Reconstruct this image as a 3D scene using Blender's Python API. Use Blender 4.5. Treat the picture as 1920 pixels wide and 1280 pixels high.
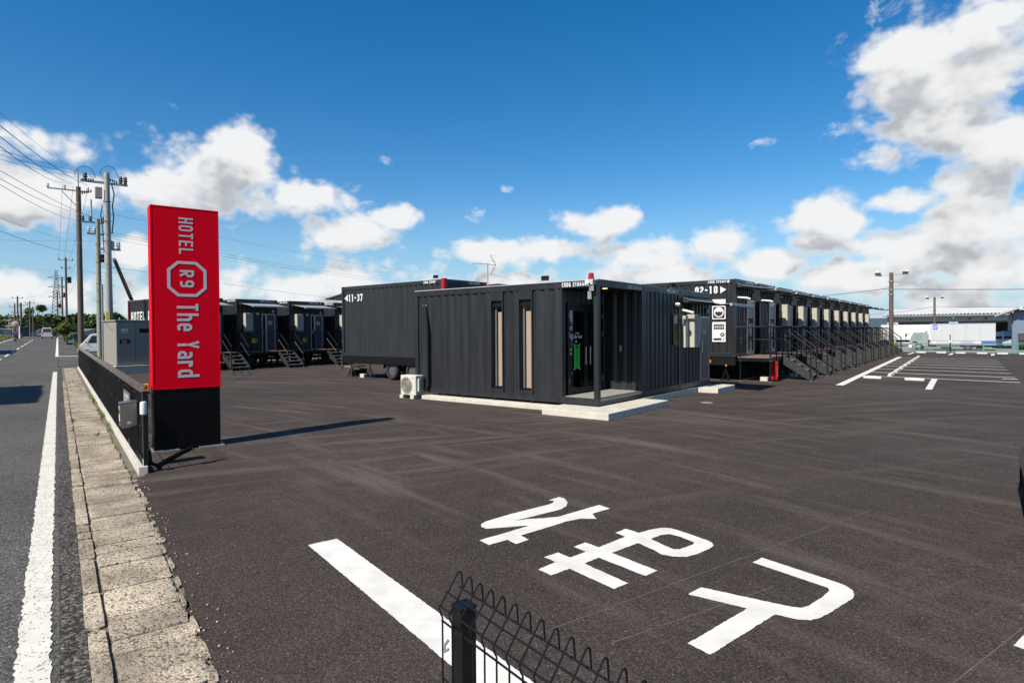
import bpy, bmesh, math, random
from mathutils import Vector, Matrix, noise
from mathutils.geometry import tessellate_polygon
random.seed(7)
scene = bpy.context.scene
col = scene.collection
for o in list(bpy.data.objects): bpy.data.objects.remove(o)
R = math.radians

# ---------------------------------------------------------------- camera
EYE = 1.8735
yaw, pitch, roll = R(37.944), R(-0.963), R(-0.385)
fw = Vector((-math.sin(yaw)*math.cos(pitch), math.cos(yaw)*math.cos(pitch), math.sin(pitch)))
rt = Vector((math.cos(yaw), math.sin(yaw), 0)); up = rt.cross(fw)
rt2 = rt*math.cos(roll) + up*math.sin(roll); up2 = rt2.cross(fw)
cam = bpy.data.cameras.new('camera'); camo = bpy.data.objects.new('camera', cam); col.objects.link(camo)
m = Matrix(((rt2.x, up2.x, -fw.x, 0), (rt2.y, up2.y, -fw.y, 0), (rt2.z, up2.z, -fw.z, EYE), (0, 0, 0, 1)))
camo.matrix_world = m
cam.sensor_width = 36; cam.lens = 36*1133.75/1920; cam.clip_start = .05; cam.clip_end = 20000
scene.camera = camo

# ---------------------------------------------------------------- light
SUN = Vector((-.012, -.695, .719)).normalized()
sl = bpy.data.lights.new('sun', 'SUN'); sl.energy = 5.0; sl.angle = R(.53); sl.color = (1, .93, .82)
so = bpy.data.objects.new('sun', sl); col.objects.link(so); so.location = (0, -20, 40)
so.rotation_euler = SUN.to_track_quat('Z', 'Y').to_euler()
scene.view_settings.view_transform = 'Standard'; scene.view_settings.look = 'None'
scene.view_settings.exposure = 0.7; scene.view_settings.gamma = 1
scene.render.resolution_x = 1024; scene.render.resolution_y = 682

# ---------------------------------------------------------------- sky with clouds, laid out by direction (azimuth, elevation)
CLOUDS = [(-1.118, 0.228, 0.099, 0.056), (-1.078, 0.27, 0.048, 0.036), (-1.18, 0.207, 0.06, 0.044), (-1.302, 0.239, 0.062, 0.025), (-1.308, 0.188, 0.073, 0.034), (-1.357, 0.169, 0.031, 0.029), (-0.999, 0.211, 0.047, 0.025), (-0.947, 0.214, 0.04, 0.024), (-0.911, 0.155, 0.074, 0.03), (-0.856, 0.18, 0.042, 0.02), (-0.688, 0.134, 0.083, 0.028), (-0.591, 0.136, 0.061, 0.022), (-0.526, 0.168, 0.065, 0.03), (-0.487, 0.181, 0.034, 0.02), (-0.424, 0.123, 0.083, 0.032), (-0.347, 0.126, 0.06, 0.036), (-0.269, 0.095, 0.068, 0.027), (-0.395, 0.088, 0.13, 0.022), (-0.176, 0.156, 0.055, 0.036), (-0.197, 0.127, 0.042, 0.022), (-0.091, 0.171, 0.047, 0.019), (-0.026, 0.345, 0.108, 0.068), (-0.091, 0.324, 0.059, 0.033), (0.017, 0.367, 0.069, 0.047), (-0.055, 0.257, 0.089, 0.04), (-0.116, 0.24, 0.045, 0.021), (0.018, 0.234, 0.069, 0.051), (0.002, 0.178, 0.06, 0.043), (-0.014, 0.133, 0.09, 0.045), (-0.091, 0.111, 0.081, 0.035), (-0.122, 0.08, 0.11, 0.03), (0.008, 0.086, 0.092, 0.038), (-1.001, 0.061, 0.094, 0.035), (-0.932, 0.086, 0.057, 0.022), (-1.223, 0.11, 0.032, 0.026), (-1.321, 0.057, 0.088, 0.029), (-1.189, 0.05, 0.079, 0.03), (-0.662, 0.084, 0.062, 0.012)]
WISPS = [(-0.87, 0.27, 0.017, 0.01), (-0.669, 0.23, 0.012, 0.007), (-0.266, 0.276, 0.03, 0.008), (-0.114, 0.422, 0.032, 0.016), (-1.175, 0.316, 0.013, 0.006), (-0.152, 0.281, 0.053, 0.014), (-0.975, 0.185, 0.036, 0.021), (-0.885, 0.201, 0.027, 0.016), (-0.722, 0.189, 0.026, 0.014), (-0.043, 0.188, 0.041, 0.018), (-0.927, 0.191, 0.065, 0.024), (-0.886, 0.105, 0.05, 0.02)]
def build_world():
    w = bpy.data.worlds.new('World'); scene.world = w; w.use_nodes = True
    nt = w.node_tree; N = nt.nodes; L = nt.links; N.clear()
    out = N.new('ShaderNodeOutputWorld'); bg = N.new('ShaderNodeBackground'); bg.inputs[1].default_value = .062
    L.new(bg.outputs[0], out.inputs[0])
    sky = N.new('ShaderNodeTexSky'); sky.sky_type = 'NISHITA'; sky.sun_disc = False
    sky.sun_elevation = math.asin(SUN.z); sky.sun_rotation = math.atan2(SUN.x, SUN.y)
    sky.altitude = 0; sky.air_density = 1.0; sky.dust_density = .35; sky.ozone_density = 2.2
    # density group: vector (az, el, 0) -> density
    g = bpy.data.node_groups.new('cloud_density', 'ShaderNodeTree')
    g.interface.new_socket('p', in_out='INPUT', socket_type='NodeSocketVector')
    g.interface.new_socket('d', in_out='OUTPUT', socket_type='NodeSocketFloat')
    g.interface.new_socket('soft', in_out='OUTPUT', socket_type='NodeSocketFloat')
    g.interface.new_socket('wisp', in_out='OUTPUT', socket_type='NodeSocketFloat')
    gn = g.nodes; gl = g.links
    gi = gn.new('NodeGroupInput'); go = gn.new('NodeGroupOutput')
    def M(op, a, b=None, c=None, clamp=False, nn=None, ll=None):
        n = nn.new('ShaderNodeMath'); n.operation = op; n.use_clamp = clamp
        for i, x in enumerate((a, b, c)):
            if x is None: continue
            if isinstance(x, (int, float)): n.inputs[i].default_value = x
            else: ll.new(x, n.inputs[i])
        return n.outputs[0]
    def m_(op, a, b=None, c=None, clamp=False): return M(op, a, b, c, clamp, gn, gl)
    def noise_(scale, detail, rough, vec, dist=0):
        n = gn.new('ShaderNodeTexNoise'); n.noise_dimensions = '2D'; n.inputs['Scale'].default_value = scale; n.inputs['Detail'].default_value = detail
        n.inputs['Roughness'].default_value = rough; n.inputs['Distortion'].default_value = dist
        gl.new(vec, n.inputs['Vector']); return n.outputs[0]
    p = gi.outputs[0]
    def mindist(lst):
        best = None
        for (a, e, ra, re) in lst:
            ma = gn.new('ShaderNodeVectorMath'); ma.operation = 'MULTIPLY_ADD'
            gl.new(p, ma.inputs[0]); ma.inputs[1].default_value = (1/ra, 1/re, 0); ma.inputs[2].default_value = (-a/ra, -e/re, 0)
            ln = gn.new('ShaderNodeVectorMath'); ln.operation = 'LENGTH'; gl.new(ma.outputs[0], ln.inputs[0])
            if best is None: best = ln.outputs['Value']
            else:
                best = m_('SMOOTH_MIN', best, ln.outputs['Value'], .18)
        return best
    d0 = mindist(CLOUDS); d1 = mindist(WISPS)
    sp = gn.new('ShaderNodeSeparateXYZ'); gl.new(p, sp.inputs[0])
    az, el = sp.outputs[0], sp.outputs[1]
    st = gn.new('ShaderNodeVectorMath'); st.operation = 'MULTIPLY'; gl.new(p, st.inputs[0]); st.inputs[1].default_value = (1, 1.35, 1)
    n1 = noise_(7.0, 2, .5, st.outputs[0], .1); n2 = noise_(26, 10, .6, st.outputs[0], .1)
    def vor(scale, det):
        v = gn.new('ShaderNodeTexVoronoi'); v.voronoi_dimensions = '2D'; v.feature = 'SMOOTH_F1'; v.inputs['Scale'].default_value = scale; v.inputs['Detail'].default_value = det; v.inputs['Roughness'].default_value = .55; v.inputs['Lacunarity'].default_value = 2.3; v.inputs['Smoothness'].default_value = .35
        gl.new(st.outputs[0], v.inputs['Vector']); return v.outputs['Distance']
    bil = vor(13, 2)
    s1 = m_('ADD', m_('MULTIPLY', m_('SUBTRACT', n1, .5), 1.25), m_('MULTIPLY', m_('SUBTRACT', .46, bil), .7))
    nn_ = m_('ADD', s1, m_('MULTIPLY', m_('SUBTRACT', n2, .5), 1.0))
    f0 = m_('SUBTRACT', 1.42, d0)
    f1 = m_('SUBTRACT', 1.0, d1)
    # low bank of cloud all round the horizon
    band = m_('MULTIPLY', m_('SUBTRACT', .125, el), 7.0)
    nb = noise_(5, 3, .5, st.outputs[0])
    band = m_('ADD', m_('MINIMUM', band, .42), m_('MULTIPLY', m_('SUBTRACT', nb, .53), 2.2))
    # the same kind of scattered cumulus in the rest of the sky
    inside = m_('MULTIPLY', m_('LESS_THAN', az, .16), m_('GREATER_THAN', az, -1.5))
    inside = m_('MULTIPLY', inside, m_('LESS_THAN', el, .62))
    n4 = noise_(2.6, 2, .5, st.outputs[0])
    gen = m_('SUBTRACT', m_('MULTIPLY', m_('SUBTRACT', n4, .65), 6.0), m_('MULTIPLY', inside, 9.0))
    f = m_('MAXIMUM', f0, m_('MAXIMUM', band, gen))
    f = m_('MULTIPLY', m_('MINIMUM', f, 1.0), 1.1)
    gl.new(m_('ADD', f, nn_), go.inputs[0]); gl.new(m_('ADD', f, s1), go.inputs[1])
    n3 = noise_(30, 6, .65, st.outputs[0], .4)
    gl.new(m_('ADD', m_('MINIMUM', f1, .5), m_('MULTIPLY', m_('SUBTRACT', n3, .56), 3.2)), go.inputs[2])
    # world
    def wM(op, a, b=None, c=None, clamp=False): return M(op, a, b, c, clamp, N, L)
    tc = N.new('ShaderNodeTexCoord'); s = N.new('ShaderNodeSeparateXYZ'); L.new(tc.outputs['Generated'], s.inputs[0])
    azw = wM('ARCTAN2', s.outputs[0], s.outputs[1]); elw = wM('ARCSINE', s.outputs[2])
    cb = N.new('ShaderNodeCombineXYZ'); L.new(azw, cb.inputs[0]); L.new(elw, cb.inputs[1])
    a = N.new('ShaderNodeGroup'); a.node_tree = g; L.new(cb.outputs[0], a.inputs[0])
    of = N.new('ShaderNodeVectorMath'); of.operation = 'ADD'; L.new(cb.outputs[0], of.inputs[0]); of.inputs[1].default_value = (.012, .04, 0)
    b = N.new('ShaderNodeGroup'); b.node_tree = g; L.new(of.outputs[0], b.inputs[0])
    mr = N.new('ShaderNodeMapRange'); mr.interpolation_type = 'SMOOTHSTEP'; L.new(a.outputs[0], mr.inputs[0])
    mr.inputs[1].default_value = -.02; mr.inputs[2].default_value = .72
    wr = N.new('ShaderNodeMapRange'); wr.interpolation_type = 'SMOOTHSTEP'; L.new(a.outputs[2], wr.inputs[0]); wr.inputs[1].default_value = .0; wr.inputs[2].default_value = 1.1; wr.inputs[4].default_value = .55
    # no cloud below the horizon
    hz = N.new('ShaderNodeMapRange'); L.new(elw, hz.inputs[0]); hz.inputs[1].default_value = -.01; hz.inputs[2].default_value = .012
    alpha = wM('MULTIPLY', wM('MAXIMUM', mr.outputs[0], wr.outputs[0]), hz.outputs[0])
    # shade: cloud that thickens upwards from here is an underside
    sh = N.new('ShaderNodeMapRange'); sh.interpolation_type = 'SMOOTHSTEP'
    diff = wM('ADD', wM('SUBTRACT', wM('MULTIPLY', b.outputs[1], 1.5), wM('MULTIPLY', a.outputs[1], 1.12)), wM('MULTIPLY', wM('SUBTRACT', a.outputs[0], a.outputs[1]), -.3)); L.new(diff, sh.inputs[0])
    sh.inputs[1].default_value = -.5; sh.inputs[2].default_value = 1.02
    cr = N.new('ShaderNodeValToRGB'); L.new(wM('MULTIPLY', sh.outputs[0], wM('POWER', mr.outputs[0], 1.6)), cr.inputs[0])
    e = cr.color_ramp.elements; e[0].position = 0; e[0].color = (.95, .96, .97, 1); e[1].position = 1; e[1].color = (.50, .53, .57, 1)
    e2 = e.new(.5); e2.color = (.80, .81, .82, 1)
    ml = N.new('ShaderNodeVectorMath'); ml.operation = 'SCALE'; L.new(cr.outputs[0], ml.inputs[0]); ml.inputs['Scale'].default_value = 9.3
    mx = N.new('ShaderNodeMix'); mx.data_type = 'RGBA'; L.new(alpha, mx.inputs[0]); hs = N.new('ShaderNodeHueSaturation'); hs.inputs['Saturation'].default_value = 1.44; hs.inputs['Value'].default_value = 1.32; L.new(sky.outputs[0], hs.inputs['Color'])
    # pale air low over the horizon
    lo = N.new('ShaderNodeMapRange'); lo.interpolation_type = 'SMOOTHSTEP'; L.new(elw, lo.inputs[0]); lo.inputs[1].default_value = .24; lo.inputs[2].default_value = -.03; lo.inputs[3].default_value = 0; lo.inputs[4].default_value = .8
    air = N.new('ShaderNodeMix'); air.data_type = 'RGBA'; L.new(lo.outputs[0], air.inputs[0]); L.new(hs.outputs[0], air.inputs[6]); air.inputs[7].default_value = (3.0, 5.2, 7.5, 1)
    L.new(air.outputs[2], mx.inputs[6]); L.new(ml.outputs[0], mx.inputs[7])
    L.new(mx.outputs[2], bg.inputs[0])
    w.cycles.sampling_method = 'MANUAL'; w.cycles.sample_map_resolution = 512
build_world()

# ---------------------------------------------------------------- helpers
class MB:
    def __init__(s): s.v = []; s.f = []
    def add(s, vs, fs):
        n = len(s.v); s.v += [tuple(v) for v in vs]; s.f += [tuple(i+n for i in f) for f in fs]; return s
    def box(s, x0, x1, y0, y1, z0, z1):
        return s.add([(x0,y0,z0),(x1,y0,z0),(x1,y1,z0),(x0,y1,z0),(x0,y0,z1),(x1,y0,z1),(x1,y1,z1),(x0,y1,z1)],
                     [(0,3,2,1),(4,5,6,7),(0,1,5,4),(1,2,6,5),(2,3,7,6),(3,0,4,7)])
    def tube(s, pts, r, n=6, caps=True):
        P = [Vector(p) for p in pts]; k = len(P); rings = []; prev = None
        rr = r if isinstance(r, (list, tuple)) else [r]*k
        for i, p in enumerate(P):
            d = (P[min(i+1, k-1)] - P[max(i-1, 0)])
            if d.length < 1e-9: d = Vector((0,0,1))
            d.normalize()
            if prev is None:
                u = d.orthogonal().normalized()
                if abs(d.z) > .99: u = Vector((1,0,0))
            else:
                u = prev - d*prev.dot(d)
                u = u.normalized() if u.length > 1e-6 else d.orthogonal().normalized()
            prev = u; w = d.cross(u)
            rings.append([p + (u*math.cos(2*math.pi*j/n) + w*math.sin(2*math.pi*j/n))*rr[i] for j in range(n)])
        vs = [q for ring in rings for q in ring]; fs = []
        for i in range(k-1):
            for j in range(n): fs.append((i*n+j, i*n+(j+1) % n, (i+1)*n+(j+1) % n, (i+1)*n+j))
        if caps: fs.append(tuple(range(n))[::-1]); fs.append(tuple((k-1)*n+j for j in range(n)))
        return s.add(vs, fs)
    def bar(s, p0, p1, w, h=None, upv=(0,0,1)):      # square bar between two points
        h = h or w; a, b = Vector(p0), Vector(p1); d = (b-a).normalized(); u = Vector(upv)
        if abs(d.dot(u)) > .98: u = Vector((1,0,0))
        x = d.cross(u).normalized()*w/2; y = x.cross(d).normalized()*h/2
        vs = [a-x-y, a+x-y, a+x+y, a-x+y, b-x-y, b+x-y, b+x+y, b-x+y]
        return s.add(vs, [(0,3,2,1),(4,5,6,7),(0,1,5,4),(1,2,6,5),(2,3,7,6),(3,0,4,7)])
    def prism(s, poly, lift, d0, d1):
        n = len(poly); vs = [lift(u, v, d0) for u, v in poly] + [lift(u, v, d1) for u, v in poly]
        fs = [tuple(range(n))[::-1], tuple(range(n, 2*n))] + [(i, (i+1) % n, n+(i+1) % n, n+i) for i in range(n)]
        return s.add(vs, fs)
    def lathe(s, prof, c=(0,0,0), axis='z', n=20, caps=True):   # prof: (r, h)
        vs = []; fs = []
        for r, h in prof:
            for j in range(n):
                a = 2*math.pi*j/n; x, y = r*math.cos(a), r*math.sin(a)
                q = (x, y, h) if axis == 'z' else ((x, h, y) if axis == 'y' else (h, x, y))
                vs.append((c[0]+q[0], c[1]+q[1], c[2]+q[2]))
        for i in range(len(prof)-1):
            for j in range(n): fs.append((i*n+j, i*n+(j+1) % n, (i+1)*n+(j+1) % n, (i+1)*n+j))
        if caps: fs.append(tuple(range(n))); fs.append(tuple((len(prof)-1)*n+j for j in range(n)))
        return s.add(vs, fs)
    def stroke(s, pts, th, lift, d0, d1, closed=False):
        P = [Vector((a, b)) for a, b in pts]; k = len(P); Lf = []; Rt = []
        for i in range(k):
            if closed: a, b = (P[i]-P[i-1]).normalized(), (P[(i+1) % k]-P[i]).normalized()
            else:
                a = (P[i]-P[i-1]).normalized() if i else (P[1]-P[0]).normalized()
                b = (P[i+1]-P[i]).normalized() if i < k-1 else a
            na, nb = Vector((-a.y, a.x)), Vector((-b.y, b.x)); mm = na+nb
            mm = mm.normalized() if mm.length > 1e-6 else na
            c = max(.4, mm.dot(na)); o = mm*(th/2/c); Lf.append(P[i]+o); Rt.append(P[i]-o)
        vs = [lift(q.x, q.y, d) for d in (d0, d1) for q in Lf+Rt]; fs = []
        seg = range(k) if closed else range(k-1)
        for i in seg:
            j = (i+1) % k
            fs += [(2*k+i, 2*k+j, 3*k+j, 3*k+i), (i, k+i, k+j, j), (i, j, 2*k+j, 2*k+i), (k+j, k+i, 3*k+i, 3*k+j)]
        if not closed: fs += [(0, 2*k, 3*k, k), (k-1, 2*k-1, 4*k-1, 3*k-1)]
        return s.add(vs, fs)
    def build(s, name, mat, parent=None, smooth=False, bevel=0, flat_normals=True):
        me = bpy.data.meshes.new(name); me.from_pydata(s.v, [], s.f)
        bm = bmesh.new(); bm.from_mesh(me); bmesh.ops.recalc_face_normals(bm, faces=bm.faces); bm.to_mesh(me); bm.free()
        o = link(name, me, mat, parent, smooth, bevel)
        if name in JOINED: o['kind'] = 'stuff'
        return o
JOINED = {'insulators', 'strain_insulators', 'bands', 'climbing_pegs', 'levelling_feet', 'bolts', 'clip', 'jumper_leads', 'chain_mesh', 'mesh_panel', 'elements', 'reflector_rods', 'lattice', 'cross_arms', 'fins', 'roof_ribs', 'hoses'}
def link(name, me, mat, parent=None, smooth=False, bevel=0):
    if mat and not me.materials: me.materials.append(mat)
    if smooth:
        me.polygons.foreach_set('use_smooth', [True]*len(me.polygons)); me.set_sharp_from_angle(angle=R(40))
    o = bpy.data.objects.new(name, me); col.objects.link(o)
    if parent: o.parent = parent
    if bevel:
        b = o.modifiers.new('bevel', 'BEVEL'); b.width = bevel; b.segments = 2; b.limit_method = 'ANGLE'; b.angle_limit = R(35)
    return o
def tag(o, label=None, cat=None, group=None, kind=None):
    if label: o['label'] = label
    if cat: o['category'] = cat
    if group: o['group'] = group
    if kind: o['kind'] = kind
    return o
def thing(name, loc, rz, label, cat, group=None):
    o = bpy.data.objects.new(name, None); col.objects.link(o); o.location = loc; o.rotation_euler = (0, 0, rz); o.empty_display_size = .2
    return tag(o, label, cat, group)
KIDS = {}
def kids(o): return [c for c in bpy.data.objects if c.parent == o]
def copy_tree(o, loc, rz, label=None):
    c = o.copy(); col.objects.link(c); c.location = loc; c.rotation_euler = (0, 0, rz)
    if label: c['label'] = label
    for ch in kids(o):
        k = ch.copy(); col.objects.link(k); k.parent = c
        for gch in kids(ch):
            q = gch.copy(); col.objects.link(q); q.parent = k
    return c
def box(name, dims, mat, parent=None, bevel=0): return MB().box(*dims).build(name, mat, parent, bevel=bevel)
XY = lambda u, v, w: (u, v, w)

# road frame: s runs along the road away from the camera, t across it towards the yard
RD = Vector((-.9652, .2615)); RN = Vector((.2615, .9652)); ROT = math.atan2(-.2615, .9652)   # local x = -s, local y = t
def W(s, t, z=0.): q = RD*s + RN*t; return (q.x, q.y, z)
def rise(s): return .0125*max(0., min(s, 140)-40)

# ---------------------------------------------------------------- materials
def nodes(name):
    m = bpy.data.materials.new(name); m.use_nodes = True
    return m, m.node_tree, m.node_tree.nodes['Principled BSDF']
def setspec(b, v): b.inputs['Specular IOR Level'].default_value = v
ALB = .72      # albedo level for the chosen exposure
def pm(name, c, rough=.6, metal=0., var=.12, nscale=5., stretch=(1,1,1), bump=0., bscale=80., spec=.5, coat=0., rnd=.0, emit=None, coords='Object', rvar=.0):
    m, nt, b = nodes(name); N = nt.nodes; L = nt.links
    b.inputs['Roughness'].default_value = rough; b.inputs['Metallic'].default_value = metal; setspec(b, spec)
    if coat: b.inputs['Coat Weight'].default_value = coat; b.inputs['Coat Roughness'].default_value = .08
    tc = N.new('ShaderNodeTexCoord'); mp = N.new('ShaderNodeMapping'); mp.inputs['Scale'].default_value = stretch
    if coords == 'World':
        ge = N.new('ShaderNodeNewGeometry'); L.new(ge.outputs['Position'], mp.inputs[0])
    else: L.new(tc.outputs['Object'], mp.inputs[0])
    n = N.new('ShaderNodeTexNoise'); n.inputs['Scale'].default_value = nscale; n.inputs['Detail'].default_value = 6; n.inputs['Roughness'].default_value = .6
    L.new(mp.outputs[0], n.inputs['Vector'])
    r = N.new('ShaderNodeMapRange'); L.new(n.outputs[0], r.inputs[0]); r.inputs[1].default_value = .28; r.inputs[2].default_value = .72
    r.inputs[3].default_value = 1-var; r.inputs[4].default_value = 1+var
    fac = r.outputs[0]
    if rnd:
        oi = N.new('ShaderNodeObjectInfo'); rr = N.new('ShaderNodeMapRange'); L.new(oi.outputs['Random'], rr.inputs[0]); rr.inputs[3].default_value = 1-rnd; rr.inputs[4].default_value = 1+rnd
        mu = N.new('ShaderNodeMath'); mu.operation = 'MULTIPLY'; L.new(fac, mu.inputs[0]); L.new(rr.outputs[0], mu.inputs[1]); fac = mu.outputs[0]
    v = N.new('ShaderNodeVectorMath'); v.operation = 'SCALE'; v.inputs[0].default_value = tuple(q*ALB for q in c); L.new(fac, v.inputs['Scale'])
    L.new(v.outputs[0], b.inputs['Base Color'])
    if rvar:
        r2 = N.new('ShaderNodeMapRange'); L.new(n.outputs[0], r2.inputs[0]); r2.inputs[1].default_value = .3; r2.inputs[2].default_value = .7; r2.inputs[3].default_value = rough-rvar; r2.inputs[4].default_value = rough+rvar
        L.new(r2.outputs[0], b.inputs['Roughness'])
    if bump:
        bn = N.new('ShaderNodeTexNoise'); bn.inputs['Scale'].default_value = bscale; bn.inputs['Detail'].default_value = 4; L.new(mp.outputs[0], bn.inputs['Vector'])
        bp = N.new('ShaderNodeBump'); bp.inputs['Strength'].default_value = bump; bp.inputs['Distance'].default_value = .01; L.new(bn.outputs[0], bp.inputs['Height']); L.new(bp.outputs[0], b.inputs['Normal'])
    if emit: b.inputs['Emission Color'].default_value = (*emit[0], 1); b.inputs['Emission Strength'].default_value = emit[1]
    return m
def glass(name, tint=(.9,.95,.95), trans=.85):
    m, nt, b = nodes(name); N = nt.nodes; L = nt.links; N.remove(b)
    o = [n for n in N if n.type == 'OUTPUT_MATERIAL'][0]
    t = N.new('ShaderNodeBsdfTransparent'); t.inputs[0].default_value = tuple(x*trans for x in tint)+(1,)
    g = N.new('ShaderNodeBsdfGlossy'); g.inputs['Roughness'].default_value = .02
    lw = N.new('ShaderNodeLayerWeight'); lw.inputs[0].default_value = .5
    pw = N.new('ShaderNodeMath'); pw.operation = 'POWER'; L.new(lw.outputs['Facing'], pw.inputs[0]); pw.inputs[1].default_value = 4.0
    f = N.new('ShaderNodeMath'); f.operation = 'MULTIPLY_ADD'; L.new(pw.outputs[0], f.inputs[0]); f.inputs[1].default_value = .9; f.inputs[2].default_value = .05
    mx = N.new('ShaderNodeMixShader'); L.new(f.outputs[0], mx.inputs[0]); L.new(t.outputs[0], mx.inputs[1]); L.new(g.outputs[0], mx.inputs[2]); L.new(mx.outputs[0], o.inputs[0])
    return m

class X: pass
mt = X()
mt.paint = pm('charcoal_paint', (.0245, .0265, .031), .38, 0, .24, 5.0, (1,1,.10), .06, 14, .36, rnd=.06, rvar=.08)
mt.steel_black = pm('black_steel', (.007, .007, .008), .42, 0, .15, 6, spec=.3)
mt.chassis = pm('chassis_black', (.005, .005, .0055), .6, 0, .2, 6, spec=.2)
mt.stair_grey = pm('stair_plate_grey', (.030, .031, .030), .5, 0, .12, 6)
mt.tread = pm('galvanised_tread', (.30, .31, .31), .5, .2, .2, 12)
mt.deck = pm('brown_deck_board', (.22, .135, .105), .65, 0, .15, 6, (1, 20, 1))
mt.cream = pm('cream_sheet_metal', (.50, .475, .40), .45, 0, .05, 3)
mt.white = pm('white_paint', (.74, .75, .74), .45, 0, .05, 4)
mt.whitetext = pm('white_lettering', (.78, .78, .77), .5, 0, .04, 8)
mt.roofedge = pm('pale_roof_sheet', (.50, .52, .53), .45, 0, .1, 4)
mt.awning = pm('awning_fabric', (.36, .40, .44), .7, 0, .06, 3)
def cloth(name, c):
    c = tuple(q*ALB for q in c)
    m, nt, b = nodes(name); N = nt.nodes; L = nt.links; N.remove(b); o = [n for n in N if n.type == 'OUTPUT_MATERIAL'][0]
    d = N.new('ShaderNodeBsdfDiffuse'); d.inputs[0].default_value = (*c, 1); t = N.new('ShaderNodeBsdfTranslucent'); t.inputs[0].default_value = (*c, 1)
    mx = N.new('ShaderNodeMixShader'); mx.inputs[0].default_value = .42; L.new(d.outputs[0], mx.inputs[1]); L.new(t.outputs[0], mx.inputs[2]); L.new(mx.outputs[0], o.inputs[0])
    return m
mt.awncloth = cloth('awning_cloth', (.50, .54, .60)); mt.awnbar = pm('awning_bar', (.42, .44, .47), .4)
mt.awnbox = pm('awning_cassette', (.03, .038, .044), .35, 0, .1, 3)
mt.navy = pm('navy_door', (.035, .042, .055), .35, 0, .08, 3)
mt.alu = pm('aluminium', (.55, .55, .54), .35, .7, .06, 8)
mt.silver = pm('silver_lettering', (.52, .54, .57), .45, .0, .05, 8)
mt.stainless = pm('stainless', (.50, .47, .43), .26, 1.0, .06, 3, (1, 1, 8))
mt.yellow = pm('yellow_sticker', (.72, .60, .03), .5, 0, .04)
mt.amber = pm('amber_lens', (.85, .25, .02), .2, 0, .3, 60, spec=.6)
mt.red = pm('red_gloss', (.48, .004, .006), .35, 0, .04, 2, spec=.4)
mt.redbox = pm('red_cabinet', (.74, .0005, .016), .5, 0, .05, 1.2, spec=.05)
mt.redlens = pm('red_lens', (.42, .01, .02), .12, 0, .1, 20, spec=.6)
mt.signbase = pm('black_sign_base', (.0022, .0024, .0028), .45, 0, .1, 2, spec=.14)
mt.concrete = pm('concrete', (.60, .565, .48), .85, 0, .16, 4, bump=.3, bscale=60, coords='World')
mt.tyre = pm('tyre_rubber', (.025, .025, .026), .8, 0, .15, 12)
mt.rim = pm('wheel_rim', (.16, .16, .165), .4, .5, .1, 10)
mt.rubber = pm('black_rubber', (.006, .006, .006), .6, 0, .1, 10, spec=.25)
mt.mark = None
mt.glass = glass('window_glass', (.98, 1, 1), .93); mt.glassdark = glass('dark_glass', (.55, .6, .62), .6)
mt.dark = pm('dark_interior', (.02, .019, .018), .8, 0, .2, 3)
mt.blind = pm('tan_blind', (.68, .47, .36), .75, 0, .06, 2, (1, 1, 12))
mt.green = pm('green_banner', (.01, .55, .03), .6, 0, .03)
mt.black = pm('black_print', (.01, .01, .012), .6, 0, .02)
mt.cabgrey = pm('cabinet_grey', (.30, .285, .25), .5, 0, .05, 2)
mt.polegrey = pm('concrete_pole', (.40, .40, .37), .8, 0, .15, 3, (1, 1, .3))
mt.polebrown = pm('brown_pole', (.12, .085, .065), .75, 0, .2, 3, (1, 1, .3))
mt.polegreen = pm('greenish_pole', (.30, .31, .24), .8, 0, .15, 3, (1, 1, .3))
mt.insul = pm('insulator', (.05, .045, .042), .35, 0, .1)
mt.insulw = pm('porcelain', (.55, .54, .50), .3, 0, .1)
mt.galv = pm('galvanised_steel', (.38, .39, .40), .45, .5, .12, 10)
mt.wire = pm('wire', (.02, .02, .022), .6, 0, 0)
mt.vwhite = pm('white_car_paint', (.72, .73, .74), .3, 0, .03, 2, coat=.6)
mt.vsilver = pm('silver_car_paint', (.42, .43, .45), .3, .3, .03, 2, coat=.6)
mt.vblack = pm('black_car_paint', (.012, .012, .014), .25, 0, .03, 2, coat=.8)
mt.vglass = pm('vehicle_glass', (.015, .02, .024), .06, 0, .1, 2, spec=.8)
mt.tailred = pm('tail_lamp', (.45, .015, .015), .2)
mt.plate = pm('yellow_plate', (.75, .62, .05), .5)
mt.gfence = pm('green_fence_paint', (.05, .32, .20), .45, 0, .1, 6)
mt.bark = pm('bark', (.09, .065, .045), .9, 0, .3, 8)
mt.orange = pm('orange_pole', (.62, .22, .06), .5)
def leafmat(name, c):
    m = pm(name, c, .55, 0, .45, .9, spec=.25, coords='World', rnd=.12); return m
mt.leaf = leafmat('leaf_mid', (.065, .115, .022)); mt.leafd = leafmat('leaf_dark', (.035, .065, .018)); mt.leafy = leafmat('leaf_yellowgreen', (.13, .17, .03)); mt.grass = leafmat('grass_blade', (.15, .18, .04))
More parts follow.
